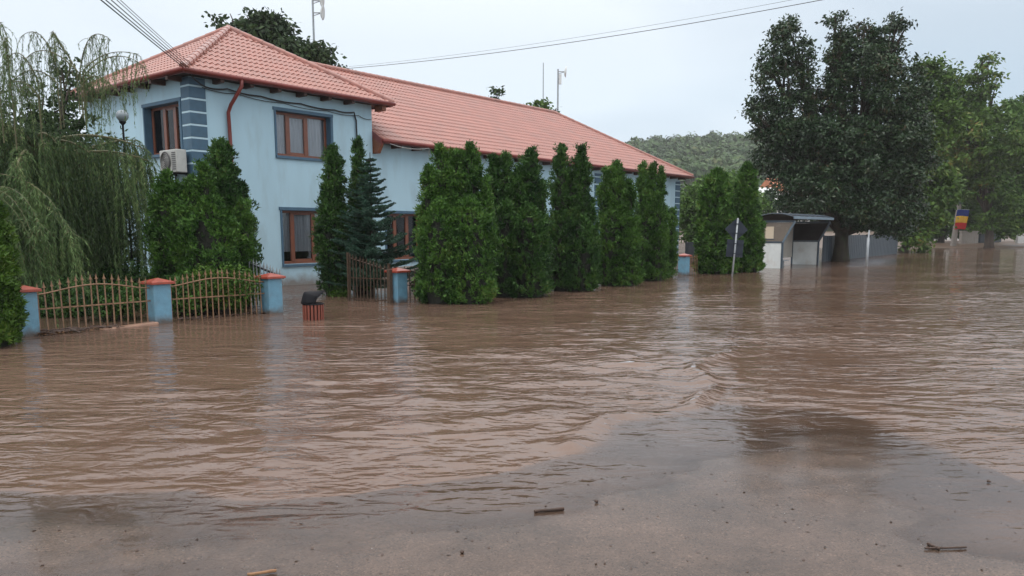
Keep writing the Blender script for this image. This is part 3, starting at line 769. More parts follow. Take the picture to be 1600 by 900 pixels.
mb = MB(); mb.add([(3.4, RT, RZ), (HS, RT, RZ), (WEND, 2 * RT - WE, WEZ), (3.4, 2 * RT - WE, WEZ)], [(0, 1, 2, 3)]); mb.build('roof', M['roof'], house)
cap_tube('ridge_cap', (3.6, RT, RZ + 0.05), (HS, RT, RZ + 0.05), wr)
cap_tube('hip_cap', (WEND, WE, WEZ + 0.05), (HS, RT, RZ + 0.05), wr)
# verge board at the left end of the wing roof
mb = MB()
vb = [(WE - 0.02, WEZ - 0.16), (WE - 0.02, WEZ + 0.05), (0.9, WEZ + 0.05 + slope * 1.37), (0.9, WEZ - 0.16 + slope * 1.37)]
mb.prism(vb, TW + 0.004, TW + 0.028, ax=0)
mb.build('verge_board', M['gutter'], house)
mb = MB(); mb.prism([(WE + 0.02, WEZ - 0.10), (0.05, WEZ + 0.2), (0.05, WEZ - 0.42), (WE + 0.22, WEZ - 0.42)], TW + 0.03, TW + 0.16, ax=0); mb.build('rafter', M['beam'], house, bevel=0.01)
# soffits and fascias
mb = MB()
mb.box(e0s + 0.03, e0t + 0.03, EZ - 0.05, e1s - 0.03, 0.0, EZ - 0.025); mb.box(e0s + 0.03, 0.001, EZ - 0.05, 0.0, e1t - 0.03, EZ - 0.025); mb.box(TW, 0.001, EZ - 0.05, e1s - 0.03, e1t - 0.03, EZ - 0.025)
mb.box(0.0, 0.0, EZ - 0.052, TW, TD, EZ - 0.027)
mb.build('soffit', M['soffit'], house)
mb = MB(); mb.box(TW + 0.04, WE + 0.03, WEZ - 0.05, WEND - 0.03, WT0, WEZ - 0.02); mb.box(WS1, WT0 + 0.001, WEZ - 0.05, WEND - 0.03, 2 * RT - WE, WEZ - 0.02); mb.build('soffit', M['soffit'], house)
mb = MB(); mb.box(TW + 0.05, WT0 + 0.02, WH, WS1, WT0 + 0.3, WEZ + 0.1); mb.build('wall', M['wall'], house)
def gutter(p, q):
    m_ = MB(); p = Vector(p); q = Vector(q)
    m_.tube([p, q], 0.062, 10); return m_
gutter((e0s - 0.03, e0t - 0.045, EZ - 0.02), (e1s + 0.03, e0t - 0.045, EZ - 0.02)).build('gutter', M['gutter'], house, smooth=True)
gutter((e0s - 0.045, e1t, EZ - 0.02), (e0s - 0.045, e0t - 0.03, EZ - 0.02)).build('gutter', M['gutter'], house, smooth=True)
gutter((TW + 0.05, WE - 0.045, WEZ - 0.02), (WEND + 0.03, WE - 0.045, WEZ - 0.02)).build('gutter', M['gutter'], house, smooth=True)
mb = MB(); mb.box(e0s, e0t, EZ - 0.10, e1s, e0t + 0.028, EZ + 0.02); mb.box(e0s, e0t + 0.03, EZ - 0.10, e0s + 0.028, e1t, EZ + 0.02); mb.box(e1s - 0.028, e0t + 0.03, EZ - 0.10, e1s, e1t, EZ + 0.02)
mb.build('fascia', M['gutter'], house)
mb = MB(); mb.box(TW + 0.04, WE, WEZ - 0.10, WEND, WE + 0.028, WEZ + 0.02); mb.box(WEND - 0.028, WE + 0.03, WEZ - 0.1, WEND, 2 * RT - WE, WEZ + 0.02); mb.build('fascia', M['gutter'], house)
# rafter tails
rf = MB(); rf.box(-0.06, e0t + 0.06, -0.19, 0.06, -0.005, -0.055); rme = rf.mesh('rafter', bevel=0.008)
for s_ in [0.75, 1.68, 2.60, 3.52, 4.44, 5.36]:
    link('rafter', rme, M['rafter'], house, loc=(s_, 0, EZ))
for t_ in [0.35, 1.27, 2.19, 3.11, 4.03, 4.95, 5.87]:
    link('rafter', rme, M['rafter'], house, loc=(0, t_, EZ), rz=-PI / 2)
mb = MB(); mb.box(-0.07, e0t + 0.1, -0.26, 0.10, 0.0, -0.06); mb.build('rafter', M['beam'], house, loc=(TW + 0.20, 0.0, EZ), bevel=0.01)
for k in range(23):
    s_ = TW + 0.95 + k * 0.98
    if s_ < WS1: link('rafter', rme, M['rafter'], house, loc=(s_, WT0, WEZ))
# downpipe
mb = MB(); yy = e0t - 0.045
mb.tube([(1.27, yy, EZ - 0.03), (1.27, yy, EZ - 0.22), (1.20, yy + 0.08, EZ - 0.40), (1.12, -0.20, EZ - 0.72), (1.10, -0.085, EZ - 0.92), (1.12, -0.085, 4.2), (1.14, -0.085, 2.2), (1.15, -0.085, -0.2)], 0.052, 10)
mb.build('downpipe', M['gutter'], house, smooth=True)
mb = MB()
mb.tube([(5.75, -0.04, 5.45), (5.80, -0.03, 5.2), (5.80, -0.03, 4.2), (5.80, -0.03, 2.0)], 0.022, 6); mb.build('conduit', M['steel'], house, smooth=True)

# black cable bundle draped under the eaves
def drape(pts, sag=0.0, n=8):
    out = []
    for i in range(len(pts) - 1):
        a, b = Vector(pts[i]), Vector(pts[i + 1])
        for k in range(n):
            f = k / n; p = a.lerp(b, f); p.z -= sag * 4 * f * (1 - f); out.append(p)
    out.append(Vector(pts[-1])); return out
mb = MB()
mb.tube([HP(*p) for p in drape([(-0.2, -0.42, 5.84), (0.42, -0.10, 5.62), (1.1, -0.10, 5.66), (2.2, -0.06, 5.60), (3.6, -0.06, 5.56), (4.9, -0.06, 5.52), (5.7, -0.06, 5.54), (5.78, -0.06, 5.3), (5.80, -0.06, 4.0)], 0.04, 5)], 0.022, 6)
tag(mb.build('wall_cable', M['cable'], None, smooth=True), 'thick black cable draped along the blue wall under the upper eave', 'cable')
mb = MB()
mb.tube([HP(*p) for p in drape([(0.35, -0.07, 5.60), (1.4, -0.06, 5.57), (3.0, -0.05, 5.50), (4.6, -0.05, 5.46), (5.9, -0.05, 5.46), (6.45, -0.05, 5.40)], 0.05, 5)], 0.011, 5)
tag(mb.build('wall_cable', M['cable'], None, smooth=True), 'thin slack cable sagging below the thick one on the upper wall', 'cable')
mb = MB()
mb.tube([HP(*p) for p in drape([(TW + 0.35, WE - 0.06, 4.60), (8.7, WE - 0.06, 4.60), (9.1, -0.1, 4.35)], 0.09, 8)], 0.010, 5)
tag(mb.build('wall_cable', M['white_wall'], None, smooth=True), 'thin pale cable hanging under the lower gutter beside the upper storey', 'cable')

# air conditioner on the left wall
acr = empty('air_conditioner', HP(-0.12, 0.10, 3.28), HROT)
tag(acr, 'white air conditioner outdoor unit on the wall beside the banded corner', 'air conditioner')
# local: x -> s (negative = away from wall), y -> t
mb = MB(); mb.box(-0.30, 0, 0, 0, 0.92, 0.62); mb.build('casing', M['ac'], acr, bevel=0.02)
mb = MB(); mb.lathe([(0.0, 0.0), (0.25, 0.0), (0.27, 0.02), (0.25, 0.035)], n=24)
for v in range(len(mb.v)):
    x, y, z = mb.v[v]; mb.v[v] = (-0.305 - z, 0.58 + x, 0.31 + y)
mb.build('fan_grille', M['ac_dark'], acr)
for k in range(5):
    m_ = MB(); r_ = 0.04 + 0.045 * k
    m_.tube([(-0.345, 0.58 + r_ * math.cos(a * PI / 10), 0.31 + r_ * math.sin(a * PI / 10)) for a in range(21)], 0.004, 4); m_.build('grille_ring', M['ac'], acr)
mb = MB()
for k in range(9): mb.box(-0.315, 0.05, 0.08 + k * 0.055, -0.301, 0.25, 0.10 + k * 0.055)
mb.build('vent', M['ac_dark'], acr)
for yy in (0.12, 0.78):
    m_ = MB(); m_.box(-0.34, yy, -0.05, 0.12, yy + 0.04, -0.003); m_.box(0.06, yy, -0.30, 0.10, yy + 0.04, -0.05)
    m_.build('bracket', M['black'], acr)

# ------------------------------------------------------------------ fence
PX = [(40, 525), (250, 504), (425, 489), (622, 473), (1068, 430)]
PIL = [ground(*p) for p in PX]
PLAB = ['blue fence pillar with red cap beside the leafy bush at the far left',
        'blue fence pillar with red cap between the two bowed fence panels',
        'blue fence pillar with red cap just left of the rubbish bin',
        'blue fence pillar with red cap at the half open gate leaf beside the hedge',
        'small blue fence pillar at the far right end of the hedge row']
def pillar(i, p, w_=0.33, h=0.72):
    e = empty('fence_pillar', (p.x, p.y, 0), HROT + 0.0)
    tag(e, PLAB[i], 'pillar', 'blue pillars of the garden fence')
    m_ = MB(); m_.box(-w_ / 2, -w_ / 2, -0.4, w_ / 2, w_ / 2, h); m_.build('shaft', M['pillar'], e, bevel=0.012)
    m_ = MB(); c = w_ / 2 + 0.055
    m_.add([(-c, -c, h + 0.001), (c, -c, h + 0.001), (c, c, h + 0.001), (-c, c, h + 0.001), (-c, -c, h + 0.045), (c, -c, h + 0.045), (c, c, h + 0.045), (-c, c, h + 0.045), (0, 0, h + 0.115)],
           [(0, 3, 2, 1), (0, 1, 5, 4), (1, 2, 6, 5), (2, 3, 7, 6), (3, 0, 4, 7), (4, 5, 8), (5, 6, 8), (6, 7, 8), (7, 4, 8)])
    m_.build('cap', M['cap'], e, bevel=0.004)
    return e
for i, p in enumerate(PIL): pillar(i, p)

def bar_mesh(h, r=0.0095):
    m_ = MB(); m_.box(-r, -r, -0.3, r, r, h - 0.10)
    m_.box(-0.022, -0.022, h - 0.102, 0.022, 0.022, h - 0.088)
    m_.add([(-0.018, -0.007, h - 0.088), (0.018, -0.007, h - 0.088), (0.018, 0.007, h - 0.088), (-0.018, 0.007, h - 0.088), (0, 0, h)], [(0, 1, 4), (1, 2, 4), (2, 3, 4), (3, 0, 4)])
    return m_.mesh('bar')
def fence_panel(name, p0, p1, label, cat, rail, low=0.42, tip=0.19, n=17, mt='iron', group=None, bottom=None, tilt=0.0):
    """rail(f) = height of the curved top rail"""
    d = Vector((p1.x - p0.x, p1.y - p0.y, 0)); Lp = d.length; rz = math.atan2(d.y, d.x)
    e = empty(name, (p0.x, p0.y, 0), rz); tag(e, label, cat, group)
    e.rotation_euler = (tilt, 0, rz)
    m_ = MB(); m_.tube([(Lp * f, -0.016, rail(f)) for f in np.linspace(0, 1, 15)], 0.012, 4); m_.build('rail', M[mt], e)
    m_ = MB(); m_.box(0, -0.026, low - 0.012, Lp, -0.0105, low + 0.012); m_.build('rail', M[mt], e)
    if bottom is not None:
        m_ = MB(); m_.box(0, -0.026, bottom - 0.012, Lp, -0.0105, bottom + 0.012); m_.build('rail', M[mt], e)
    base = bar_mesh(0.9)
    for k in range(n):
        f = (k + 0.5) / n
        o = link('bar', base, M[mt], e, loc=(Lp * f, 0, rail(f) + tip - 0.9 + random.uniform(-0.004, 0.004)))
        o.rotation_euler = (random.uniform(-0.015, 0.015), random.uniform(-0.02, 0.02), random.uniform(-0.2, 0.2))
    return e
arch = lambda f: 0.655 + 0.125 * math.sin(PI * f) ** 1.5
def inset(a, b, k=0.17):
    d = (b - a).normalized(); return a + d * k, b - d * k
a, b = inset(PIL[0], PIL[1]); fence_panel('iron_fence', a, b, 'bowed spear topped iron fence panel under the willow, debris along its foot', 'fence', arch, group='iron panels of the garden fence', n=16, tilt=0.0)
a, b = inset(PIL[1], PIL[2]); fence_panel('iron_fence', a, b, 'bowed spear topped iron fence panel in front of the left conifer clump', 'fence', arch, group='iron panels of the garden fence', n=17)
dU = (PIL[4] - PIL[3]).normalized()
a = PIL[3] + dU * 0.17; b = a + dU * 2.3
fence_panel('iron_fence', a, b, 'dark iron fence panel between the gate pillar and the first tall hedge bush', 'fence', lambda f: 0.80 - 0.16 * math.sin(PI * f), 0.40, 0.1, n=15, mt='iron_dark', group='iron panels of the garden fence')
a = PIL[4] + dU * 0.17; b = a + dU * 2.6
fence_panel('iron_fence', a, b, 'low iron fence panel beyond the small pillar at the end of the hedge', 'fence', lambda f: 0.66, 0.36, 0.12, n=17, mt='iron', group='iron panels of the garden fence')
# gate leaves: both swung inward
gl = lambda f: 0.74 + 0.31 * f ** 0.9
g0 = Vector((-2.88, 18.42, 0)); g1 = Vector((-3.98, 19.02, 0))
gt = fence_panel('gate_leaf', g0, g1, 'brown iron gate leaf swung open in front of the dark conifers', 'gate', gl, 0.56, 0.13, n=12, mt='iron_dark', group='leaves of the garden gate', bottom=0.05)
mb = MB(); mb.box(0.0, -0.03, -0.3, 0.04, 0.03, 0.93); mb.build('stile', M['iron_dark'], gt); Lg = (g1 - g0).length
mb = MB(); mb.box(Lg - 0.02, -0.025, -0.3, Lg + 0.02, 0.025, 1.17); mb.build('stile', M['iron_dark'], gt)
mb = MB(); mb.box(Lg - 0.03, -0.05, 0.50, Lg + 0.05, -0.026, 0.64); mb.build('lock', M['iron_dark'], gt)
# square steel gate post beside the pillar
mb = MB(); mb.box(-0.05, -0.05, -0.4, 0.05, 0.05, 0.80); pp = PIL[3] - dU * 0.25
tag(mb.build('gate_post', M['iron_dark'], None, loc=(pp.x, pp.y, 0), rz=HROT, bevel=0.005), 'brown square steel gate post against the left side of the gate pillar', 'post')
mb = MB(); mb.box(-0.03, -0.03, -0.4, 0.03, 0.03, 0.76); pp = PIL[2] + dU * 0.21
tag(mb.build('gate_post', M['iron'], None, loc=(pp.x, pp.y, 0), rz=HROT, bevel=0.005), 'slim rusty gate post against the right side of the pillar by the bin', 'post')
g0 = Vector((-4.86, 16.55, 0)); g1 = Vector((-5.95, 17.25, 0))
gt = fence_panel('gate_leaf', g0, g1, 'grey iron gate leaf swung open behind the pillar left of the bin', 'gate', gl, 0.56, 0.14, n=12, mt='steel', group='leaves of the garden gate', bottom=0.05)
m_ = MB(); m_.tube([(Lg * f, -0.03, 0.70 + 0.34 * f) for f in (0, 0.3, 0.6, 1)], 0.022, 6); m_.build('rail', M['black'], gt)

# curb strip and flood debris at the foot of the fence
a, b = PIL[0], PIL[1]
off = Vector((HV.x, HV.y, 0)) * -0.16
mb = MB()
def strip(m_, p, q, wd, h0, h1):
    d = (q - p).normalized(); n_ = Vector((-d.y, d.x, 0)) * wd / 2
    vs = []
    for pt, hh in ((p, h0), (q, h1)):
        vs += [pt - n_ + Vector((0, 0, -0.2)), pt + n_ + Vector((0, 0, -0.2)), pt + n_ * 0.8 + Vector((0, 0, hh)), pt - n_ * 0.8 + Vector((0, 0, hh))]
    m_.add(vs, [(0, 1, 2, 3), (7, 6, 5, 4), (0, 4, 5, 1), (1, 5, 6, 2), (2, 6, 7, 3), (3, 7, 4, 0)])
strip(mb, a.lerp(b, 0.50) + off, a.lerp(b, 0.93) + off, 0.24, 0.010, 0.045)
c_, d_ = PIL[1], PIL[2]
tag(mb.build('curb', M['curb'], None, bevel=0.01), 'low tan concrete curb just above the water along the left fence', 'curb')

# ------------------------------------------------------------------ rubbish bin
bp_ = ground(490, 499)
bn = empty('rubbish_bin', (bp_.x, bp_.y, 0), 0.3)
tag(bn, 'brown slatted rubbish bin with tilted black hood standing in the flood', 'bin')
mb = MB(); mb.lathe([(0.165, -0.3), (0.165, 0.31), (0.155, 0.31), (0.155, -0.28)], n=24); mb.build('liner', M['black'], bn, smooth=True)
sm = MB(); sm.box(-0.008, -0.022, -0.3, 0.014, 0.022, 0.295); sme = sm.mesh('slat', bevel=0.004)
for k in range(18):
    a_ = 2 * PI * k / 18
    o = link('slat', sme, M['slat'], bn, loc=(0.185 * math.cos(a_), 0.185 * math.sin(a_), random.uniform(-0.004, 0.004))); o.rotation_euler = (0, 0, a_)
mb = MB(); mb.lathe([(0.204, 0.29), (0.206, 0.315), (0.15, 0.32), (0.15, 0.29)], n=28); mb.build('rim', M['black'], bn, smooth=True)
# hood: a quarter shell standing on the left rim and leaning over the opening
hd = MB(); n1, n2 = 14, 8
V = []; F = []
for i in range(n1 + 1):
    a_ = math.radians(75) + math.radians(210) * i / n1
    for j in range(n2 + 1):
        f = j / n2
        r_ = 0.21 * (1 - 0.10 * f) ; z_ = 0.325 + 0.22 * math.sin(f * PI / 2)
        lean = 0.10 * f
        front_ = 0.5 + 0.5 * math.cos(a_ - PI)
        V.append((r_ * math.cos(a_) + lean * 0.8, r_ * math.sin(a_), 0.325 + (z_ - 0.325) * (0.25 + 0.75 * front_)))
for i in range(n1):
    for j in range(n2):
        q = i * (n2 + 1) + j; F.append((q, q + 1, q + n2 + 2, q + n2 + 1))
b0 = len(V); V.append((0.27, 0, 0.54))
for i in range(n1): F.append((i * (n2 + 1) + n2, (i + 1) * (n2 + 1) + n2, b0))
hd.add(V, F); ho = hd.build('hood', M['black'], bn, smooth=True); ho.rotation_euler = (0, -0.06, 0.0)
so_ = ho.modifiers.new('thick', 'SOLIDIFY'); so_.thickness = 0.008

# ------------------------------------------------------------------ vegetation
def quads_from(C, U, Vv):
    """C centres (n,3); U, Vv half axes (n,3) -> kite shaped leaves"""
    n = len(C)
    V = np.empty((n, 4, 3), np.float32)
    V[:, 0] = C - U; V[:, 1] = C + Vv - U * 0.15; V[:, 2] = C + U; V[:, 3] = C - Vv - U * 0.15
    F = np.arange(n * 4, dtype=np.int32).reshape(n, 4)
    return V.reshape(-1, 3), F
def tris_from(C, U, Vv):
    """single pointed faces for the finest foliage"""
    n = len(C); V = np.empty((n, 3, 3), np.float32)
    V[:, 0] = C - U * 0.8 - Vv * 1.15; V[:, 1] = C + U * 1.1; V[:, 2] = C - U * 0.8 + Vv * 1.15
    return V.reshape(-1, 3), np.arange(n * 3, dtype=np.int32).reshape(n, 3)
def unit(v): return v / np.maximum(1e-9, np.linalg.norm(v, axis=-1, keepdims=True))

def column_profile(h, top=0.0):
    """radius factor at relative height h of a thuja spire"""
    return np.where(h < 0.08, 0.80 + 2.5 * h, np.clip(1 - ((h - 0.08) / 0.93) ** 5.5, 0.02, 1) ** 0.8)

def thuja_mesh(stems, rng, dens=1.0, leaf=0.046, lump=0.17):
    """stems: (x, y, height, radius) relative to the base"""
    Cs, Us, Vs = [], [], []
    for (sx, sy, h, r_) in stems:
        area = 2 * PI * r_ * h
        nl = int(area / (lump * lump) * 1.5 * dens) + 20
        hh = rng.random(nl); th = rng.random(nl) * 2 * PI
        rr = r_ * column_profile(hh) * (1 + 0.10 * np.sin(3 * th + 9 * hh + sx * 7) + rng.normal(0, 0.07, nl))
        outv = np.stack([np.cos(th), np.sin(th), np.zeros(nl)], 1)
        rr = rr + rng.choice([-0.09, -0.02, 0.05], nl)
        c = np.stack([sx + rr * np.cos(th), sy + rr * np.sin(th), hh * h * 0.99 + 0.02], 1)
        per = int(50 * dens)
        # each lump is a vertical flattened spray of scale leaves fanning up and outward
        tang = np.stack([-np.sin(th), np.cos(th), np.zeros(nl)], 1)
        sw = rng.normal(0, 0.6, nl)[:, None]
        fan_dir = unit(outv * np.cos(sw) + tang * np.sin(sw))
        sz = lump * rng.uniform(0.5, 1.15, nl)
        a = rng.normal(0, 0.75, (nl, per)); q = rng.random((nl, per)) ** 0.6
        up = np.array([0, 0, 1.0])
        D = (np.cos(a)[..., None] * (0.78 * up + 0.55 * fan_dir[:, None, :]) + np.sin(a)[..., None] * (fan_dir[:, None, :] * 0.75 + tang[:, None, :] * 0.35 - up * 0.2))
        D = unit(D)
        P = c[:, None, :] + D * (q * sz[:, None])[..., None] + rng.normal(0, 0.022, (nl, per, 3)) - outv[:, None, :] * 0.08
        P = P.reshape(-1, 3); D = D.reshape(-1, 3)
        nn = len(P)
        D2 = unit(D + rng.normal(0, 0.35, (nn, 3)))
        side = unit(np.cross(D2, rng.normal(0, 1, (nn, 3))))
        ln = leaf * rng.uniform(0.5, 1.15, nn)[:, None]
        Cs.append(P); Us.append(D2 * ln); Vs.append(side * ln * rng.uniform(0.28, 0.5, nn)[:, None])
    C = np.concatenate(Cs); C[:, 2] = np.maximum(C[:, 2], -0.05)
    return tris_from(C, np.concatenate(Us), np.concatenate(Vs))

def core_mesh(stems):  # solid body added in place of inner branches, blocks light through the foliage
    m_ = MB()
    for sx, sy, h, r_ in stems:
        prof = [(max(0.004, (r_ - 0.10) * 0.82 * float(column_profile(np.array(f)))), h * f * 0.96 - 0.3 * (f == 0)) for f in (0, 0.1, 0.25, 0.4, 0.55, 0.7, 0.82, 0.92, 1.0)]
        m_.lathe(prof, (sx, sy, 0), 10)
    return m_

def thuja(name, Y, specs, label, cat, group, lm='thuja', dens=1.0, leaf=0.046, lump=0.17, ybase=None, seed=0):
    """specs: list of (px, py_top, halfwidth_px, dy) stems; placed at real distance Y"""
    rng = np.random.default_rng(seed + int(Y * 100) + len(specs))
    tops = [(at(px, py, Y + dy), 1.02 * hw / FPX * (Y + dy)) for px, py, hw, dy in specs]
    bx = sum(t.x for t, _ in tops) / len(tops); by = sum(t.y for t, _ in tops) / len(tops)
    e = empty(name, (bx, by, 0)); tag(e, label, cat, group)
    stems = [(t.x - bx, t.y - by, t.z, r_) for t, r_ in tops]
    V, F = thuja_mesh(stems, rng, dens, leaf, lump)
    link('foliage', np_mesh('foliage', V, F), L[lm], e)
    core_mesh(stems).build('shade_core', M['spruce_core'], e, smooth=True)
    m_ = MB()
    for sx, sy, h, r_ in stems: m_.tube([(sx, sy, -0.35), (sx, sy, h * 0.6)], [0.05, 0.02], 6)
    m_.build('trunk', M['bark'], e)
    return e

G1 = 'thujas of the tall hedge along the fence'
thuja('thuja_bush', 18.55, [(670, 264, 17, 0.0), (690, 231, 21, 0.1), (712, 240, 20, 0.15), (735, 227, 23, 0.2), (756, 282, 15, 0.1), (689, 320, 34, -0.3), (733, 315, 38, -0.3)],
      'widest and nearest bush of the tall hedge, just right of the gate pillar', 'thuja', G1, seed=1)
thuja('thuja_bush', 20.3, [(772, 247, 14, 0.1), (790, 243, 16, 0.1), (811, 264, 17, 0.1), (829, 234, 20, 0.2), (846, 290, 13, 0.1), (788, 320, 26, -0.3), (826, 325, 32, -0.3)],
      'second hedge bush from the gate, broad with a flat left shoulder and an orange leaf', 'thuja', G1, 'thuja_dark', seed=2)
thuja('thuja_bush', 22.3, [(877, 231, 17, 0), (909, 231, 17, 0.1), (893, 272, 18, 0.1), (922, 320, 13, 0.0), (879, 335, 22, -0.2), (908, 340, 26, -0.2)],
      'third hedge bush from the gate, split into two tall narrow spires', 'thuja', G1, 'thuja_dark', seed=3)
thuja('thuja_bush', 24.4, [(965, 257, 19, 0), (947, 266, 11, 0), (983, 284, 13, 0), (959, 320, 23, -0.2), (978, 335, 22, -0.2)],
      'fourth hedge bush from the gate with a single rounded top before the blue pilaster', 'thuja', G1, seed=4)
thuja('thuja_bush', 26.6, [(1004, 257, 9, 0), (1019, 258, 9, 0.1), (1033, 262, 9, 0.2), (1011, 300, 15, -0.1), (1028, 305, 16, -0.1)],
      'fifth hedge bush from the gate, topped by three thin points', 'thuja', G1, seed=5)
thuja('thuja_bush', 28.4, [(1049, 329, 10, 0), (1043, 370, 11, 0)],
      'shortest bush at the far end of the hedge beside the small blue pillar', 'thuja', G1, seed=6)
G2 = 'two thujas behind the road sign'
thuja('thuja_bush', 31.0, [(1121, 268, 25, 0), (1110, 330, 18, 0), (1135, 340, 18, 0.1)], 'stout pointed thuja just left of the road sign', 'thuja', G2, seed=7, leaf=0.09)
thuja('thuja_bush', 32.2, [(1168, 258, 17, 0), (1176, 320, 17, 0.1), (1160, 335, 14, 0)], 'slimmer taller thuja between the road sign and the bus shelter', 'thuja', G2, seed=8, leaf=0.09)
G3 = 'conifers in the front garden'
thuja('thuja_bush', 17.7, [(345, 222, 30, 0), (352, 275, 40, 0)], 'tall pointed thuja rising in front of the red downpipe', 'thuja', G3, 'thuja_dark', seed=9)
thuja('thuja_bush', 17.0, [(260, 276, 24, 0), (246, 310, 17, 0), (280, 290, 26, -0.1)], 'broad thuja below the air conditioner beside the willow', 'thuja', G3, 'thuja', seed=10, lump=0.19)
thuja('thuja_bush', 16.6, [(318, 262, 22, 0), (300, 285, 28, 0), (325, 315, 40, -0.1)], 'bright ragged thuja in the middle of the left clump behind the fence', 'thuja', G3, 'thuja', seed=11, lump=0.19)
thuja('thuja_bush', 17.2, [(381, 316, 14, 0), (368, 335, 22, 0)], 'small thuja at the right end of the left clump, cut off by the pillar', 'thuja', G3, 'thuja', seed=12)
thuja('thuja_bush', 20.9, [(520, 231, 20, 0), (517, 290, 23, -0.1)], 'dark columnar thuja in front of the windows of the two storey part', 'thuja', G3, 'thuja_dark', seed=13)
thuja('thuja_bush', 21.6, [(560, 220, 15, 0), (562, 290, 20, 0)], 'slender tall thuja behind the blue spruce', 'thuja', G3, 'thuja_dark', seed=14)
thuja('hedge_bush', 11.6, [(-50, 290, 48, 0), (-20, 330, 30, 0.1), (-12, 420, 30, -0.1), (-60, 350, 50, -0.3)], 'bright green bush in the left foreground standing in the water', 'bush', None, 'box', seed=15, leaf=0.05, lump=0.14, dens=1.1)

# low shrubs behind the left fence
def shrub(name, Y, px, py, hw, hh, label, cat, group, lm, n=2600, leaf=0.05, seed=0, base=0.0):
    rng = np.random.default_rng(seed + 500)
    c = at(px, py, Y); rx = hw / FPX * Y; rz_ = hh / FPX * Y
    d = unit(rng.normal(0, 1, (n, 3))) * (rng.random((n, 1)) ** 0.35) * (1 + 0.25 * np.sin(rng.random((n, 1)) * 20))
    P = d * np.array([rx, rx * 0.8, rz_]) + np.array([0, 0, c.z])
    P[:, 2] = np.maximum(P[:, 2], base + rng.random(n) * 0.05)
    U = unit(rng.normal(0, 1, (n, 3)) + np.array([0, 0, 0.6])) * (leaf * rng.uniform(0.5, 1.2, (n, 1)))
    Vv = unit(np.cross(U, rng.normal(0, 1, (n, 3)))) * leaf * 0.42
    e = empty(name, (c.x, c.y, 0)); tag(e, label, cat, group)
    V, F = quads_from(P, U, Vv); link('foliage', np_mesh('foliage', V, F), L[lm], e)
    m_ = MB()
    for k in range(6):
        a_ = rng.random() * 6.28; m_.tube([(0, 0, -0.3), (0.3 * rx * math.cos(a_), 0.3 * rx * math.sin(a_), c.z * 0.5), (0.7 * rx * math.cos(a_), 0.7 * rx * math.sin(a_), c.z + rz_ * 0.3)], [0.015, 0.01, 0.004], 5)
    m_.build('stem', M['bark'], e)
shrub('garden_shrub', 15.9, 345, 445, 55, 32, 'yellowish low shrub behind the fence panel left of the gate', 'shrub', 'low shrubs behind the fence', 'box', 4200, 0.045, 1)
shrub('garden_shrub', 14.9, 175, 468, 55, 26, 'dark low shrub under the willow behind the first fence panel', 'shrub', 'low shrubs behind the fence', 'thuja_dark', 3600, 0.05, 2)
shrub('garden_shrub', 15.6, 100, 470, 50, 34, 'dark shrub under the willow just right of the leftmost pillar', 'shrub', 'low shrubs behind the fence', 'thuja_dark', 4200, 0.05, 7)
shrub('garden_shrub', 17.6, 190, 450, 60, 40, 'dark shrub in the deep shade behind the willow strands', 'shrub', 'low shrubs behind the fence', 'thuja_dark', 4800, 0.06, 8)
shrub('garden_shrub', 15.6, 290, 460, 40, 28, 'dark green shrub behind the second fence panel next to its left pillar', 'shrub', 'low shrubs behind the fence', 'thuja', 2800, 0.05, 3)
shrub('garden_shrub', 20.2, 530, 461, 16, 7, 'small leafy plant at the water edge below the dark thuja', 'plant', 'low shrubs behind the fence', 'box', 500, 0.05, 4)
shrub('garden_shrub', 21.0, 655, 446, 14, 14, 'small plant seen through the dark fence beside the hedge', 'plant', 'low shrubs behind the fence', 'thuja_dark', 500, 0.05, 5)

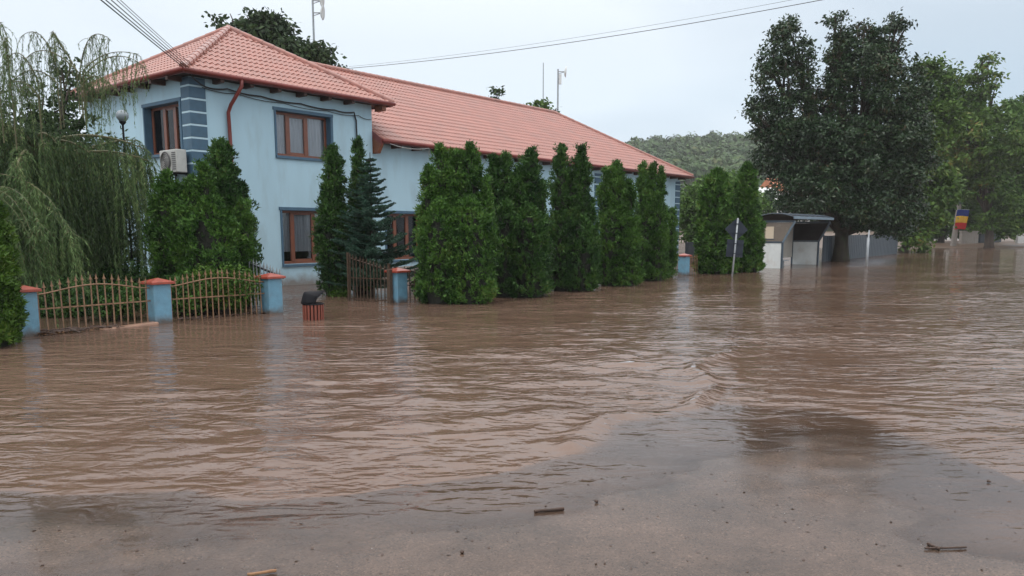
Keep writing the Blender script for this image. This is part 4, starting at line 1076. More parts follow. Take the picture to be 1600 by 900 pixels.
# blue spruce
def spruce():
    rng = np.random.default_rng(77); Y = 20.6
    b = at(582, 440, Y); tp = at(578, 238, Y)
    e = empty('blue_spruce', (b.x, Y, 0)); tag(e, 'blue spruce with layered drooping branches beside the dark columnar thujas', 'spruce')
    H = tp.z
    m_ = MB(); m_.tube([(0, 0, -0.35), (0.0, 0, H * 0.5), (tp.x - b.x, 0, H)], [0.07, 0.04, 0.008], 7); m_.build('trunk', M['bark'], e)
    Cs, Us, Vs = [], [], []
    bm_ = MB()
    nw = 34
    for w_ in range(nw):
        f = w_ / (nw - 1); z0 = 0.30 + f * (H - 0.45) + rng.normal(0, 0.03); R_ = 1.34 * (1 - f) ** 1.05 + 0.09
        nb = 7
        for k in range(nb):
            a_ = 2 * PI * (k + 0.5 * (w_ % 2)) / nb + rng.normal(0, 0.35); ln = R_ * rng.uniform(0.55, 1.15); dr = rng.normal(0, 0.08)
            pts = []
            for q in np.linspace(0, 1, 7):
                pts.append(Vector((ln * q * math.cos(a_), ln * q * math.sin(a_), z0 + ln * ((dr - 0.05) * q + 0.26 * q * q) + 0.02)))
            bm_.tube(pts, [0.014 * (1 - 0.85 * i / 6) for i in range(7)], 4)
            d = np.array([math.cos(a_), math.sin(a_), 0.1]); sd_ = np.array([-math.sin(a_), math.cos(a_), 0])
            nt_ = int(ln / 0.05)
            for j in range(1, nt_ + 1):        # side twigs carrying needles
                q = j / nt_; i_ = min(5, int(q * 6)); pf = q * 6 - i_
                o = np.array(pts[i_].lerp(pts[i_ + 1], pf))
                for s_ in (-1, 1):
                    tl = 0.26 * ln * (1.05 - 0.85 * q) + 0.05
                    td = unit(d * 0.75 + sd_ * s_ * 0.8 + np.array([0, 0, -0.10]))
                    m = 18
                    qq = rng.random(m)[:, None]
                    P = o + td * qq * tl + rng.normal(0, 0.006, (m, 3))
                    nd = unit(td + rng.normal(0, 0.55, (m, 3)) + np.array([0, 0, 0.25]))
                    Cs.append(P + nd * 0.014); Us.append(nd * 0.024); Vs.append(unit(np.cross(nd, rng.normal(0, 1, (m, 3)))) * 0.010)
    bm_.build('branches', M['bark'], e)
    V, F = tris_from(np.concatenate(Cs), np.concatenate(Us), np.concatenate(Vs)); link('needles', np_mesh('needles', V, F), L['spruce'], e)
spruce()

# broadleaved trees
def tree(name, Y, trunk_px, lobes, label, cat, group, lm, leaf=0.16, nleaf=30000, clump=0.55, seed=0, trunk_r=0.3, bark='bark', depth=1.0, fill=0.35, fork=0.25, base_z=-0.3, per=60):
    """lobes: (px, py, rx_px, ry_px) ellipses of the crown at distance Y; depth = thickness of the crown as a share of its width"""
    rng = np.random.default_rng(seed + 900)
    b = at(trunk_px[0], trunk_px[1], Y); bx, by = b.x, Y
    e = empty(name, (bx, by, 0)); tag(e, label, cat, group)
    EL = []
    for px, py, rx, ry in lobes:
        c = at(px, py, Y); EL.append((c.x - bx, rng.normal(0, rx / FPX * Y * 0.25), c.z, rx / FPX * Y, rx / FPX * Y * depth, ry / FPX * Y))
    vol = np.array([q[3] * q[4] * q[5] for q in EL]); pr = vol ** 0.75 / (vol ** 0.75).sum()
    ncl = max(12, nleaf // per)
    idx = rng.choice(len(EL), ncl, p=pr)
    E = np.array(EL)[idx]
    d = unit(rng.normal(0, 1, (ncl, 3)))
    rad = np.where(rng.random((ncl, 1)) < fill, rng.random((ncl, 1)) ** 0.5 * 0.8, rng.uniform(0.78, 1.06, (ncl, 1)))
    CC = E[:, :3] + d * rad * E[:, 3:6]
    cs = clump * rng.uniform(0.6, 1.3, ncl)
    n = ncl * per
    off = rng.normal(0, 0.42, (ncl, per, 3)) * cs[:, None, None] * np.array([1, 1, 0.62])
    P = (CC[:, None, :] + off).reshape(-1, 3)
    nd = unit(off.reshape(-1, 3) * 0.8 / clump + rng.normal(0, 0.5, (n, 3)) + np.array([0, 0, -0.25]))
    U = nd * (leaf * rng.uniform(0.45, 1.1, (n, 1)))
    Vv = unit(np.cross(nd, rng.normal(0, 0.6, (n, 3)) + np.array([0.3, 0, 0.2]))) * leaf * 0.42 * rng.uniform(0.7, 1.2, (n, 1))
    V, F = quads_from(P, U, Vv)
    link('crown', np_mesh('crown', V, F), L[lm], e)
    # trunk and limbs
    cen = np.average(np.array(EL)[:, :3], axis=0, weights=vol)
    zlow = min(q[2] - q[5] for q in EL)
    fz = max(0.5, zlow + (cen[2] - zlow) * fork)
    m_ = MB()
    m_.tube([(0, 0, base_z), (0.02, 0, 0.3), (0.05 * cen[0], 0, fz * 0.6), (0.12 * cen[0], 0.05 * cen[1], fz)], [trunk_r * 1.35, trunk_r * 1.05, trunk_r * 0.9, trunk_r * 0.85], 10)
    m_.build('trunk', M[bark], e, smooth=True)
    lm_ = MB()
    t0 = Vector((0.12 * cen[0], 0.05 * cen[1], fz - 0.1))
    for q in EL:
        tgt = Vector((q[0], q[1], q[2] + 0.3 * q[5])); mid = t0.lerp(tgt, 0.5) + Vector((rng.normal(0, 0.3), rng.normal(0, 0.3), 0.2))
        lm_.tube([t0, t0.lerp(mid, 0.5) + Vector((0, 0, 0.15)), mid, tgt], [trunk_r * 0.55, trunk_r * 0.42, trunk_r * 0.3, trunk_r * 0.10], 7)
        for _ in range(5):
            dd = unit(rng.normal(0, 1, 3)); en = Vector((q[0] + dd[0] * q[3] * 0.85, q[1] + dd[1] * q[4] * 0.85, q[2] + abs(dd[2]) * q[5] * 0.85))
            s_ = mid.lerp(tgt, rng.random()); lm_.tube([s_, s_.lerp(en, 0.5) + Vector((0, 0, 0.12)), en], [trunk_r * 0.2, trunk_r * 0.13, 0.02], 5)
    lm_.build('limbs', M[bark], e, smooth=True)
    return e

GB = 'broadleaved trees beyond the street'
tree('broadleaf_tree', 44.0, (1313, 408), [(1222, 62, 20, 34), (1205, 108, 24, 34), (1248, 100, 22, 40), (1212, 160, 34, 26), (1262, 145, 24, 28), (1188, 190, 22, 14), (1225, 205, 42, 24),
      (1305, 32, 16, 9), (1310, 56, 15, 14), (1306, 84, 16, 16), (1340, 44, 12, 12), (1322, 78, 24, 20), (1362, 62, 18, 20), (1398, 40, 20, 18), (1388, 78, 26, 22), (1345, 110, 42, 30), (1410, 112, 30, 26), (1310, 125, 26, 24), (1300, 165, 40, 24), (1370, 160, 50, 26), (1425, 150, 22, 24),
      (1285, 215, 60, 30), (1360, 215, 60, 34), (1415, 205, 34, 34), (1225, 250, 40, 30), (1300, 270, 70, 34), (1380, 270, 56, 36), (1430, 265, 24, 50), (1240, 305, 50, 28), (1320, 320, 64, 26), (1390, 325, 44, 30), (1250, 335, 30, 10), (1355, 345, 40, 12), (1400, 360, 28, 10), (1330, 352, 20, 8)],
     'huge dark green tree with dense crown rising behind the bus shelter', 'tree', GB, 'bigdark', leaf=0.125, nleaf=105000, clump=0.50, seed=1, trunk_r=0.42, bark='bark_moss', depth=1.3, fill=0.35, fork=0.05, per=45)
tree('broadleaf_tree', 60.0, (1411, 395), [(1456, 110, 14, 14), (1450, 150, 20, 25), (1448, 210, 30, 40), (1455, 300, 42, 60), (1470, 180, 30, 40), (1425, 340, 26, 35), (1440, 370, 22, 22)],
     'olive green tree with a forked mossy trunk right of the huge dark tree', 'tree', GB, 'olive', leaf=0.24, nleaf=15000, clump=0.9, seed=2, trunk_r=0.35, bark='bark_moss', depth=0.9, fork=0.02)
tree('broadleaf_tree', 76.0, (1545, 384), [(1478, 118, 20, 12), (1490, 150, 26, 20), (1525, 118, 16, 10), (1535, 98, 12, 9), (1545, 128, 20, 10), (1520, 150, 24, 12), (1500, 190, 45, 26), (1555, 190, 30, 24), (1520, 235, 56, 30), (1510, 280, 50, 30), (1570, 240, 20, 30), (1560, 320, 30, 22), (1540, 350, 22, 16), (1575, 355, 20, 14)],
     'tall loose tree on the right with yellowing leaves and a ragged top', 'tree', GB, 'olive', leaf=0.26, nleaf=24000, clump=0.9, seed=3, trunk_r=0.4, depth=0.9)
tree('broadleaf_tree', 82.0, (1620, 384), [(1580, 185, 18, 16), (1600, 175, 28, 25), (1592, 215, 34, 28), (1625, 160, 25, 25), (1590, 260, 45, 60), (1640, 250, 45, 80), (1575, 320, 30, 40), (1610, 330, 40, 35)],
     'green tree cut off by the right edge of the view', 'tree', GB, 'fresh', leaf=0.30, nleaf=26000, clump=1.0, seed=4, trunk_r=0.4, depth=0.9)
tree('broadleaf_tree', 92.0, (1470, 380), [(1480, 260, 45, 60), (1520, 300, 45, 45), (1465, 330, 35, 35), (1505, 345, 30, 14), (1545, 330, 30, 35), (1465, 362, 20, 12), (1435, 355, 16, 20)],
     'mid green tree filling the gap behind the flag pole', 'tree', GB, 'fresh', leaf=0.33, nleaf=16000, clump=1.3, seed=5, trunk_r=0.35, depth=0.8)
tree('roadside_hedge', 100.0, (1530, 376), [(1420, 360, 26, 12), (1455, 358, 24, 14), (1490, 355, 26, 16), (1525, 356, 26, 14), (1560, 354, 26, 16), (1595, 357, 26, 13), (1630, 355, 26, 15)],
     'dark overgrown hedge closing the far end of the street on the right', 'hedge', None, 'bigdark', leaf=0.30, nleaf=9000, clump=0.8, seed=31, trunk_r=0.12, depth=0.7, fill=0.6)
GC = 'trees beyond the house'
tree('garden_tree', 40.0, (425, 330), [(360, 36, 22, 18), (400, 45, 32, 26), (432, 42, 16, 22), (385, 75, 40, 25), (450, 78, 30, 24), (490, 85, 22, 20), (480, 105, 30, 20), (425, 110, 60, 40)],
     'dark feathery tree rising behind the apex of the upper roof', 'tree', GC, 'walnut', leaf=0.20, nleaf=12000, clump=0.6, seed=6, trunk_r=0.25, depth=0.9)
tree('garden_tree', 40.0, (532, 330), [(528, 112, 12, 12), (545, 125, 16, 16)], 'tip of a tree just showing over the long ridge near the upper roof', 'tree', GC, 'walnut', leaf=0.15, nleaf=900, clump=0.35, seed=7, trunk_r=0.15, per=30)
tree('garden_tree', 42.0, (776, 330), [(776, 152, 9, 13), (778, 175, 14, 14)], 'small twiggy tree top poking over the middle of the long ridge', 'tree', GC, 'walnut', leaf=0.15, nleaf=800, clump=0.35, seed=8, trunk_r=0.15, per=30)
tree('garden_tree', 46.0, (848, 330), [(842, 170, 15, 11), (868, 176, 9, 8), (825, 172, 8, 6), (848, 190, 30, 14)], 'low rounded tree top showing over the ridge beside the two masts', 'tree', GC, 'olive', leaf=0.17, nleaf=1400, clump=0.4, seed=9, trunk_r=0.15, per=30)
GD = 'trees between the long house and the hill'
tree('garden_tree', 56.0, (1088, 395), [(1085, 318, 22, 26), (1098, 350, 24, 30), (1075, 345, 14, 26)], 'leafy fruit tree with dark lower half beside the far corner of the house', 'tree', GD, 'fresh', leaf=0.19, nleaf=9000, clump=0.6, seed=10, trunk_r=0.15)
tree('garden_tree', 72.0, (1110, 392), [(1112, 300, 28, 22), (1135, 300, 24, 20), (1100, 330, 24, 28)], 'light green tree behind the stout thuja', 'tree', GD, 'fresh', leaf=0.24, nleaf=9000, clump=0.8, seed=11, trunk_r=0.2)
tree('garden_tree', 84.0, (1158, 390), [(1150, 285, 22, 14), (1165, 320, 30, 26), (1190, 330, 22, 26)], 'pale green tree between the two thujas behind the sign', 'tree', GD, 'fresh', leaf=0.26, nleaf=8000, clump=0.8, seed=12, trunk_r=0.2)

# weeping willow
def willow():
    rng = np.random.default_rng(5)
    bx, by = -10.45, 17.3
    e = empty('weeping_willow', (bx, by, 0)); tag(e, 'weeping willow with long hanging strands at the left corner of the garden', 'willow')
    m_ = MB(); m_.tube([(0, 0, -0.3), (0.05, 0, 1.2), (-0.1, 0.1, 2.4), (0.1, 0, 3.4)], [0.26, 0.21, 0.18, 0.14], 10); m_.build('trunk', M['bark'], e, smooth=True)
    tw = MB(); lf_C, lf_U, lf_V = [], [], []
    def strand(pts, r0, dens, lsz):
        pts = np.array(pts); seg = np.linalg.norm(np.diff(pts, axis=0), axis=1); cum = np.concatenate([[0], np.cumsum(seg)]); Ls = cum[-1]
        n = int(Ls * dens); 
        if n < 2: return
        q = np.sort(rng.random(n)) * Ls
        i = np.clip(np.searchsorted(cum, q) - 1, 0, len(seg) - 1); f = ((q - cum[i]) / seg[i])[:, None]
        P = pts[i] * (1 - f) + pts[i + 1] * f; T = unit(pts[i + 1] - pts[i])
        sdv = unit(rng.normal(0, 1, (n, 3)))
        D = unit(T * 0.75 + sdv * 0.65 + np.array([0, 0, -0.35]))
        ln = lsz * rng.uniform(0.6, 1.2, (n, 1))
        lf_C.append(P + D * ln); lf_U.append(D * ln); lf_V.append(unit(np.cross(D, rng.normal(0, 1, (n, 3)))) * ln * 0.16)
    # main limbs
    lims = []
    for k in range(30):
        a_ = 2 * PI * k / 30 + rng.normal(0, 0.1); R_ = rng.uniform(0.7, 2.35); zt = rng.uniform(3.3, 4.3) - 0.28 * R_
        if k % 5 == 0: R_ = 2.5
        p0 = Vector((0.1, 0, 2.6 + rng.random())); p2 = Vector((R_ * math.cos(a_), R_ * math.sin(a_), zt)); p1 = p0.lerp(p2, 0.45) + Vector((0, 0, 0.6))
        pts = [p0.lerp(p1, t).lerp(p1.lerp(p2, t), t) for t in np.linspace(0, 1, 8)]
        tw.tube(pts, [0.055 * (1 - 0.8 * i / 7) for i in range(8)], 5); lims.append(pts)
    def hang(o, drop, outd, r=0.003, dens=82, lsz=0.048, n=9, start_up=0.0):
        wob = rng.normal(0, 0.05, 2); ph = rng.random() * 6
        pts = []
        for i in range(n + 1):
            f = i / n
            out_ = outd * (1 - (1 - f) ** 2.2) ; dz = start_up * math.sin(min(1, f * 2.2) * PI) - drop * f ** 1.35
            pts.append((o[0] + out_[0] + wob[0] * f + 0.03 * math.sin(ph + 5 * f), o[1] + out_[1] + wob[1] * f, o[2] + dz))
        tw.tube(pts, [r * (1.5 - i / n) for i in range(n + 1)], 3, cap=False)
        strand(pts, r, dens, lsz)
    for pts in lims:
        for j in range(46):
            f = rng.random() ** 0.6; i_ = min(6, int(f * 7)); o = pts[i_].lerp(pts[i_ + 1], f * 7 - i_)
            a_ = math.atan2(o.y, o.x) + rng.normal(0, 0.7); ro = rng.uniform(0.1, 0.5)
            outd = np.array([math.cos(a_) * ro, math.sin(a_) * ro])
            zend = max(0.35, rng.normal(0.85, 0.35)) if rng.random() < 0.65 else rng.uniform(1.2, 2.8)
            hang(o, max(0.5, o.z - zend), outd, start_up=rng.uniform(0.0, 0.22))
    # arching shoots above the crown, sparse against the sky
    for (px0, py0, pxm, pym, px1, py1, Y) in [(60, 130, 25, 40, 0, 120, 16.5), (95, 130, 70, 20, 30, 60, 17), (125, 115, 60, 45, 28, 110, 16.8), (120, 110, 60, 12, 95, 70, 17.2), (125, 110, 135, 30, 172, 62, 16.5),
            (130, 110, 165, 70, 215, 85, 16.2), (130, 120, 180, 60, 232, 110, 16.0), (20, 160, 0, 0, 16, 90, 15.5), (0, 150, -15, -20, 12, 60, 15.8), (90, 130, 40, 80, 5, 150, 16.4), (60, 150, 20, 95, -10, 170, 16.0), (130, 130, 150, 100, 190, 150, 15.9)]:
        p0, pm, p1 = at(px0, py0, Y), at(pxm, pym, Y), at(px1, py1, Y)
        b_ = Vector((bx, by, 0)); p0, pm, p1 = p0 - b_, pm - b_, p1 - b_
        pm = pm * 1.0
        pts = [p0.lerp(pm, t).lerp(pm.lerp(p1, t), t) for t in np.linspace(0, 1, 12)]
        pts = [p0 + (p0 - pts[1]) * 0 + Vector((0, 0, -0.9)), p0] + pts[1:]
        tw.tube(pts, [0.014 * (1 - 0.75 * i / len(pts)) for i in range(len(pts))], 4)
        strand(pts, 0.01, 45, 0.035)
        for j in range(34):
            f = 0.12 + 0.88 * rng.random(); i_ = min(len(pts) - 2, int(f * (len(pts) - 1))); o = pts[i_].lerp(pts[i_ + 1], f * (len(pts) - 1) - i_)
            hang(o, rng.uniform(0.25, 1.25), np.array([rng.normal(0, 0.10), rng.normal(0, 0.15)]), 0.0025, 52, 0.032, n=6)
    # branches in front that bend over the fence
    for k in range(8):
        Y = 13.0 + 0.2 * k + rng.normal(0, 0.15); px1 = 15 + 14 * k + rng.normal(0, 9)
        p0 = at(-60 + 8 * k, 300 + rng.normal(0, 14), Y + 1.4) - Vector((bx, by, 0)); pm = at(px1 - 25, 285 + rng.normal(0, 16), Y + 0.5) - Vector((bx, by, 0)); p1 = at(px1 + 4, 395 + rng.normal(0, 22), Y) - Vector((bx, by, 0))
        pts = [p0.lerp(pm, t).lerp(pm.lerp(p1, t), t) for t in np.linspace(0, 1, 12)]
        tw.tube(pts, [0.010 * (1 - 0.75 * i / 11) for i in range(12)], 4); strand(pts, 0.01, 110, 0.05)
        for j in range(44):
            f = 0.15 + 0.85 * rng.random(); i_ = min(10, int(f * 11)); o = pts[i_].lerp(pts[i_ + 1], f * 11 - i_)
            hang(o, rng.uniform(0.3, 0.95), np.array([rng.normal(0, 0.10), rng.normal(0, 0.10)]), 0.003, 75, 0.048, n=6)
    tw.build('branches', M['willow_twig'], e)
    V, F = tris_from(np.concatenate(lf_C), np.concatenate(lf_U), np.concatenate(lf_V))
    link('leaves', np_mesh('leaves', V, F), L['willow'], e)
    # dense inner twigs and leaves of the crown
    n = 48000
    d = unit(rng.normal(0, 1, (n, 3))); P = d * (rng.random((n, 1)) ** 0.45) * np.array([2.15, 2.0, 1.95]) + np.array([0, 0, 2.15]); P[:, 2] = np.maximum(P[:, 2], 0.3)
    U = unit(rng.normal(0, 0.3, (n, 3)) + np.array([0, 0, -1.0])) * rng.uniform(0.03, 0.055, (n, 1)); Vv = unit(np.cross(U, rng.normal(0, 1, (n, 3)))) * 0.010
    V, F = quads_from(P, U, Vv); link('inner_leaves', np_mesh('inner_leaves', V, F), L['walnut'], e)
willow()
tree('garden_tree', 19.8, (60, 440), [(112, 150, 24, 62), (60, 190, 55, 55), (0, 200, 50, 60), (120, 230, 50, 60), (30, 300, 80, 80), (130, 320, 70, 80), (40, 410, 90, 50), (170, 410, 50, 50)],
     'dark olive tree mostly hidden behind the willow', 'tree', None, 'walnut', leaf=0.08, nleaf=22000, clump=0.34, seed=21, trunk_r=0.16, depth=0.7, fill=0.5)

# ------------------------------------------------------------------ the hill with its wood
def hill_h(X, Y):
    return 0.0 + 41 * np.exp(-((X - 150) / 260) ** 2) * np.clip((Y - 170) / 190, 0, 1) ** 1.1 * (1 + 0.10 * fbm(X * 0.012, Y * 0.012, 3, 40)) - 2
hill = link('hill', grid_mesh('hill', axis([(-200, 600, 10)]), axis([(160, 760, 10)]), hill_h), mat('hill_grass', (0.06, 0.085, 0.035), 0.8, var=0.3, vscale=0.03))
tag(hill, kind='structure')
def forest():
    rng = np.random.default_rng(11)
    n = 1500
    Y = rng.uniform(190, 400, n); X = Y * rng.uniform(0.10, 0.55, n)
    # a few meadows
    keep = vnoise(X * 0.025, Y * 0.03, 50) > -0.62
    X, Y = X[keep], Y[keep]; n = len(X)
    Z = hill_h(X, Y); R_ = rng.uniform(2.6, 5.2, n)
    per = 120
    d = unit(rng.normal(0, 1, (n, per, 3))); d[..., 2] = np.abs(d[..., 2]) * 1.2 - 0.25
    lump = 1 + 0.22 * np.sin(d[..., :1] * 5 + X[:, None, None]) * np.sin(d[..., 2:] * 6 + Y[:, None, None])
    P = np.stack([X, Y, Z + R_ * 0.9], 1)[:, None, :] + d * lump * R_[:, None, None] * rng.uniform(0.75, 1.05, (n, per, 1))
    P = P.reshape(-1, 3); dd = unit(d.reshape(-1, 3)); m = len(P)
    t1 = unit(np.cross(dd, rng.normal(0, 1, (m, 3)))); U = unit(t1 + dd * 0.3) * rng.uniform(0.45, 1.05, (m, 1)); Vv = unit(np.cross(dd, t1)) * rng.uniform(0.35, 0.8, (m, 1))
    V, F = tris_from(P, U, Vv)
    return np_mesh('woodland', V, F)
w_ = link('woodland', forest(), L['forest']); tag(w_, 'wooded hillside beyond the roofs on the right', 'woodland', kind='stuff')

# ------------------------------------------------------------------ houses behind
def small_house(name, px, py_eave, Y, wpx, hroof_px, label, wallm, roofm, rz=0.2, zbase=-0.3, group=None):
    c = at(px, py_eave, Y); w_ = wpx / FPX * Y; hr = hroof_px / FPX * Y; d_ = w_ * 0.8
    e = empty(name, (c.x, Y + d_ / 2, zbase), rz); tag(e, label, 'house', group)
    h = c.z - zbase
    m_ = MB(); m_.box(-w_ / 2, -d_ / 2, 0, w_ / 2, d_ / 2, h); m_.build('wall', wallm, e)
    m_ = MB(); o = 0.4
    m_.add([(-w_ / 2 - o, -d_ / 2 - o, h + 0.003), (w_ / 2 + o, -d_ / 2 - o, h + 0.003), (w_ / 2 + o, d_ / 2 + o, h + 0.003), (-w_ / 2 - o, d_ / 2 + o, h + 0.003), (-w_ / 2 - o, 0, h + hr), (w_ / 2 + o, 0, h + hr)],
           [(0, 3, 2, 1), (0, 1, 5, 4), (2, 3, 4, 5), (1, 2, 5), (3, 0, 4)]); m_.build('roof', roofm, e)
    for k in (-0.28, 0.05, 0.33):
        m_ = MB(); m_.box(w_ * k - 0.5, -d_ / 2 - 0.03, h * 0.45, w_ * k + 0.5, -d_ / 2 + 0.02, h * 0.45 + 1.2); m_.build('window', M['dark_room'], e)
    return e
small_house('far_house', 1178, 312, 95, 74, 20, 'white house with pale sheet roof half hidden behind the thujas', M['white_wall'], M['white_panel'], 0.05)
small_house('far_house', 1235, 300, 112, 60, 22, 'house with orange roof glimpsed left of the huge dark tree', M['white_wall'], M['orange_roof'], 0.3)
small_house('far_house', 1510, 352, 118, 60, 22, 'house with orange roof glimpsed behind the flag', M['white_wall'], M['orange_roof'], -0.1)
hx, hy = 96.0, 342.0
small_house('far_house', 1144, 250, 335, 12, 6, 'tiny house with red roof high on the wooded hill', M['white_wall'], M['orange_roof'], 0.2, zbase=24)

# ------------------------------------------------------------------ masts
def mast(px, ytop, ybot, Y, label, dishes, r_=0.05):
    t_ = at(px, ytop, Y); b_ = at(px, ybot, Y)
    e = empty('antenna_mast', (t_.x, Y, 0)); tag(e, label, 'mast', 'antenna masts beyond the house')
    m_ = MB(); m_.tube([(0, 0, -0.3), (0, 0, t_.z)], [r_ * 1.3, r_ * 0.8], 6); m_.build('pole', M['steel'], e)
    for py, kind in dishes:
        z_ = at(px, py, Y).z
        if kind == 'dish':
            m_ = MB(); m_.lathe([(0.0, 0.0), (0.2, 0.04), (0.36, 0.14), (0.36, 0.16), (0.2, 0.06), (0, 0.02)], n=14)
            m_.v = [(0.38 + z * 0.9 + 0.1 * x, y, z_ + x) for x, y, z in m_.v]; m_.build('dish', M['white_panel'], e, smooth=True)
            m_ = MB(); m_.tube([(0, 0, z_), (0.42, 0, z_)], 0.03, 5); m_.tube([(0, 0, z_ - 0.15), (0.4, 0, z_ - 0.02)], 0.02, 5); m_.build('bracket', M['steel'], e)
        else:
            m_ = MB(); m_.box(0.06, -0.08, z_ - 0.3, 0.22, 0.08, z_ + 0.3); m_.build('antenna', M['white_panel'], e)
            m_ = MB(); m_.box(0, -0.02, z_ - 0.05, 0.06, 0.02, z_ + 0.05); m_.build('bracket', M['steel'], e)
    return e
mast(487, -40, 90, 42, 'tall mast with two white dishes above the dark tree behind the roof', [(20, 'dish'), (1, 'dish')], 0.06)
mast(849, 98, 175, 52, 'thin bare mast behind the long ridge, left of the pair', [], 0.035)
mast(872, 108, 178, 52, 'mast with antennas at its top, right of the bare one behind the ridge', [(112, 'dish'), (124, 'panel')], 0.06)

# ------------------------------------------------------------------ overhead wires
WG = 'overhead wires'
def wire(p, q, sag, r_, label):
    pts = []
    for i in range(25):
        f = i / 24; a_ = p.lerp(q, f); a_.z -= sag * 4 * f * (1 - f); pts.append(a_)
    m_ = MB(); m_.tube(pts, r_, 5); tag(m_.build('overhead_wire', M['cable'], None, smooth=True), label, 'wire', WG)
anch = HP(-0.35, -0.45, 5.95)
for i, (px, r_, lab) in enumerate([(160, 0.013, 'lowest and thickest of the five wires running down to the roof corner'), (170, 0.011, 'second lowest of the wires running down to the roof corner'),
                        (181, 0.010, 'middle one of the five wires running down to the roof corner'), (192, 0.007, 'fourth of the wires running down to the roof corner'), (200, 0.007, 'highest and thinnest of the wires running down to the roof corner')]):
    p = at(px, 0, 15.0); d = (p - anch - Vector((0.05 * i, 0, 0.02 * i))).normalized()
    wire(anch + Vector((0.05 * i, 0, 0.02 * i)), anch + d * 16, 0.02, r_, lab)
p0, p1 = at(530, 108, 33), at(1226, 0, 24)
d = (p1 - p0); wire(p0, p0 + d * 1.25, 0.30, 0.010, 'long wire crossing the sky above the red ridge')
p0, p1 = at(545, 104, 34), at(1190, 0, 24.5)
d = (p1 - p0); wire(p0, p0 + d * 1.25, 0.25, 0.0045, 'faint thin wire just above the long wire crossing the sky')

# ------------------------------------------------------------------ road sign seen from behind
sp_ = ground(1144, 432)
sg = empty('road_sign', (sp_.x, sp_.y, 0), 0.0); sg.rotation_euler = (0, math.radians(3.5), 0)
tag(sg, 'grey backed road sign, diamond over square plate, on a leaning post in the water', 'road sign')
mb = MB(); mb.tube([(0, 0, -0.4), (0, 0, 2.15)], 0.034, 10); mb.build('post', M['steel'], sg, smooth=True)
def plate(pts, y0, y1): m_ = MB(); m_.prism(pts, y0, y1, ax=1); return m_
r_ = 0.43
plate([(-r_, 1.74), (-0.05, 1.74 - r_ + 0.05), (0, 1.74 - r_), (0.05, 1.74 - r_ + 0.05), (r_, 1.74), (0.05, 1.74 + r_ - 0.05), (0, 1.74 + r_), (-0.05, 1.74 + r_ - 0.05)], 0.06, 0.066).build('diamond_plate', M['sign_back'], sg)
plate([(-0.30, 0.72), (0.32, 0.72), (0.32, 1.36), (-0.30, 1.36)], 0.06, 0.066).build('square_plate', M['sign_back'], sg, bevel=0.002)
for z_ in (0.86, 1.22, 1.60, 1.94):
    m_ = MB(); m_.box(-0.26 if z_ > 1.4 else -0.28, 0.036, z_ - 0.015, 0.26 if z_ > 1.4 else 0.28, 0.058, z_ + 0.015) if z_ not in (1.94,) else m_.box(-0.12, 0.036, z_ - 0.015, 0.12, 0.058, z_ + 0.015)
    m_.box(-0.042, -0.042, z_ - 0.016, 0.042, 0.036, z_ + 0.016); m_.build('clamp', M['sign_back'], sg)
# plain grey post
gp = ground(1354, 416)
mb = MB(); mb.tube([(0, 0, -0.4), (0, 0, 1.35), (0.01, 0, 1.36), (0.02, 0, 1.72)], [0.062, 0.060, 0.035, 0.032], 10)
tag(mb.build('grey_post', M['steel'], None, smooth=True, loc=(gp.x, gp.y, 0)), 'thin grey steel post in the water right of the shelter', 'post')

# ------------------------------------------------------------------ bus shelter
A0 = ground(1221, 419.5); A0.z = 0
sh = empty('bus_shelter', A0, HROT)     # x along the street, y away from the kerb
tag(sh, 'small bus shelter with white lower panels and smoked upper panels in the flood', 'bus shelter')
SLn, SD_, ZL, ZT = 5.0, 1.30, 1.17, 2.10
OV = 0.50
for k, x_ in enumerate((0.0, SLn)):
    m_ = MB(); m_.box(x_ - 0.015, 0.05, -0.3, x_ + 0.015, SD_ - 0.05, ZL - 0.04); m_.build('lower_panel', M['white_panel'], sh)
    m_ = MB(); m_.prism([(0.03, ZL + 0.04), (-OV + 0.05, ZT - 0.05), (SD_ - 0.04, ZT - 0.05), (SD_ - 0.04, ZL + 0.04)], x_ - 0.012, x_ + 0.012, ax=0); m_.build('upper_panel', M['smoke_panel'] if k == 0 else M['smoke_dark'], sh)
    m_ = MB(); m_.box(x_ - 0.035, -0.04, -0.3, x_ + 0.035, 0.045, ZL); m_.build('post', M['shelter_frame'], sh)
    m_ = MB(); m_.tube([(x_, 0.0, ZL), (x_, -OV, ZT)], 0.055, 4); m_.build('brace', M['shelter_blue'] if k == 0 else M['shelter_frame'], sh)
    m_ = MB(); m_.box(x_ - 0.033, 0.047, ZL - 0.038, x_ + 0.033, SD_ - 0.052, ZL + 0.038); m_.build('crossbar', M['shelter_frame'], sh)
    m_ = MB(); m_.box(x_ - 0.034, -OV, ZT - 0.045, x_ + 0.034, SD_, ZT + 0.045); m_.build('crossbar', M['shelter_frame'], sh)
    m_ = MB(); m_.box(x_ - 0.036, SD_ - 0.05, -0.3, x_ + 0.036, SD_ + 0.03, ZT - 0.047); m_.build('post', M['shelter_frame'], sh)
m_ = MB(); m_.box(SLn * 0.5 - 0.036, SD_ - 0.05, -0.3, SLn * 0.5 + 0.036, SD_ + 0.03, ZT); m_.build('post', M['shelter_frame'], sh)
m_ = MB(); m_.box(0.04, SD_ - 0.015, 0.35, SLn - 0.04, SD_ - 0.001, ZT - 0.06); m_.build('back_panel', mat('beige_panel', (0.42, 0.39, 0.34), 0.5, var=0.1, dirt=(0.25, 0.2, 0.15), dscale=2, damt=0.5), sh)
m_ = MB(); m_.box(-0.026, 0.42, ZL + 0.16, -0.014, 0.80, ZL + 0.70); m_.build('poster', M['paper'], sh)
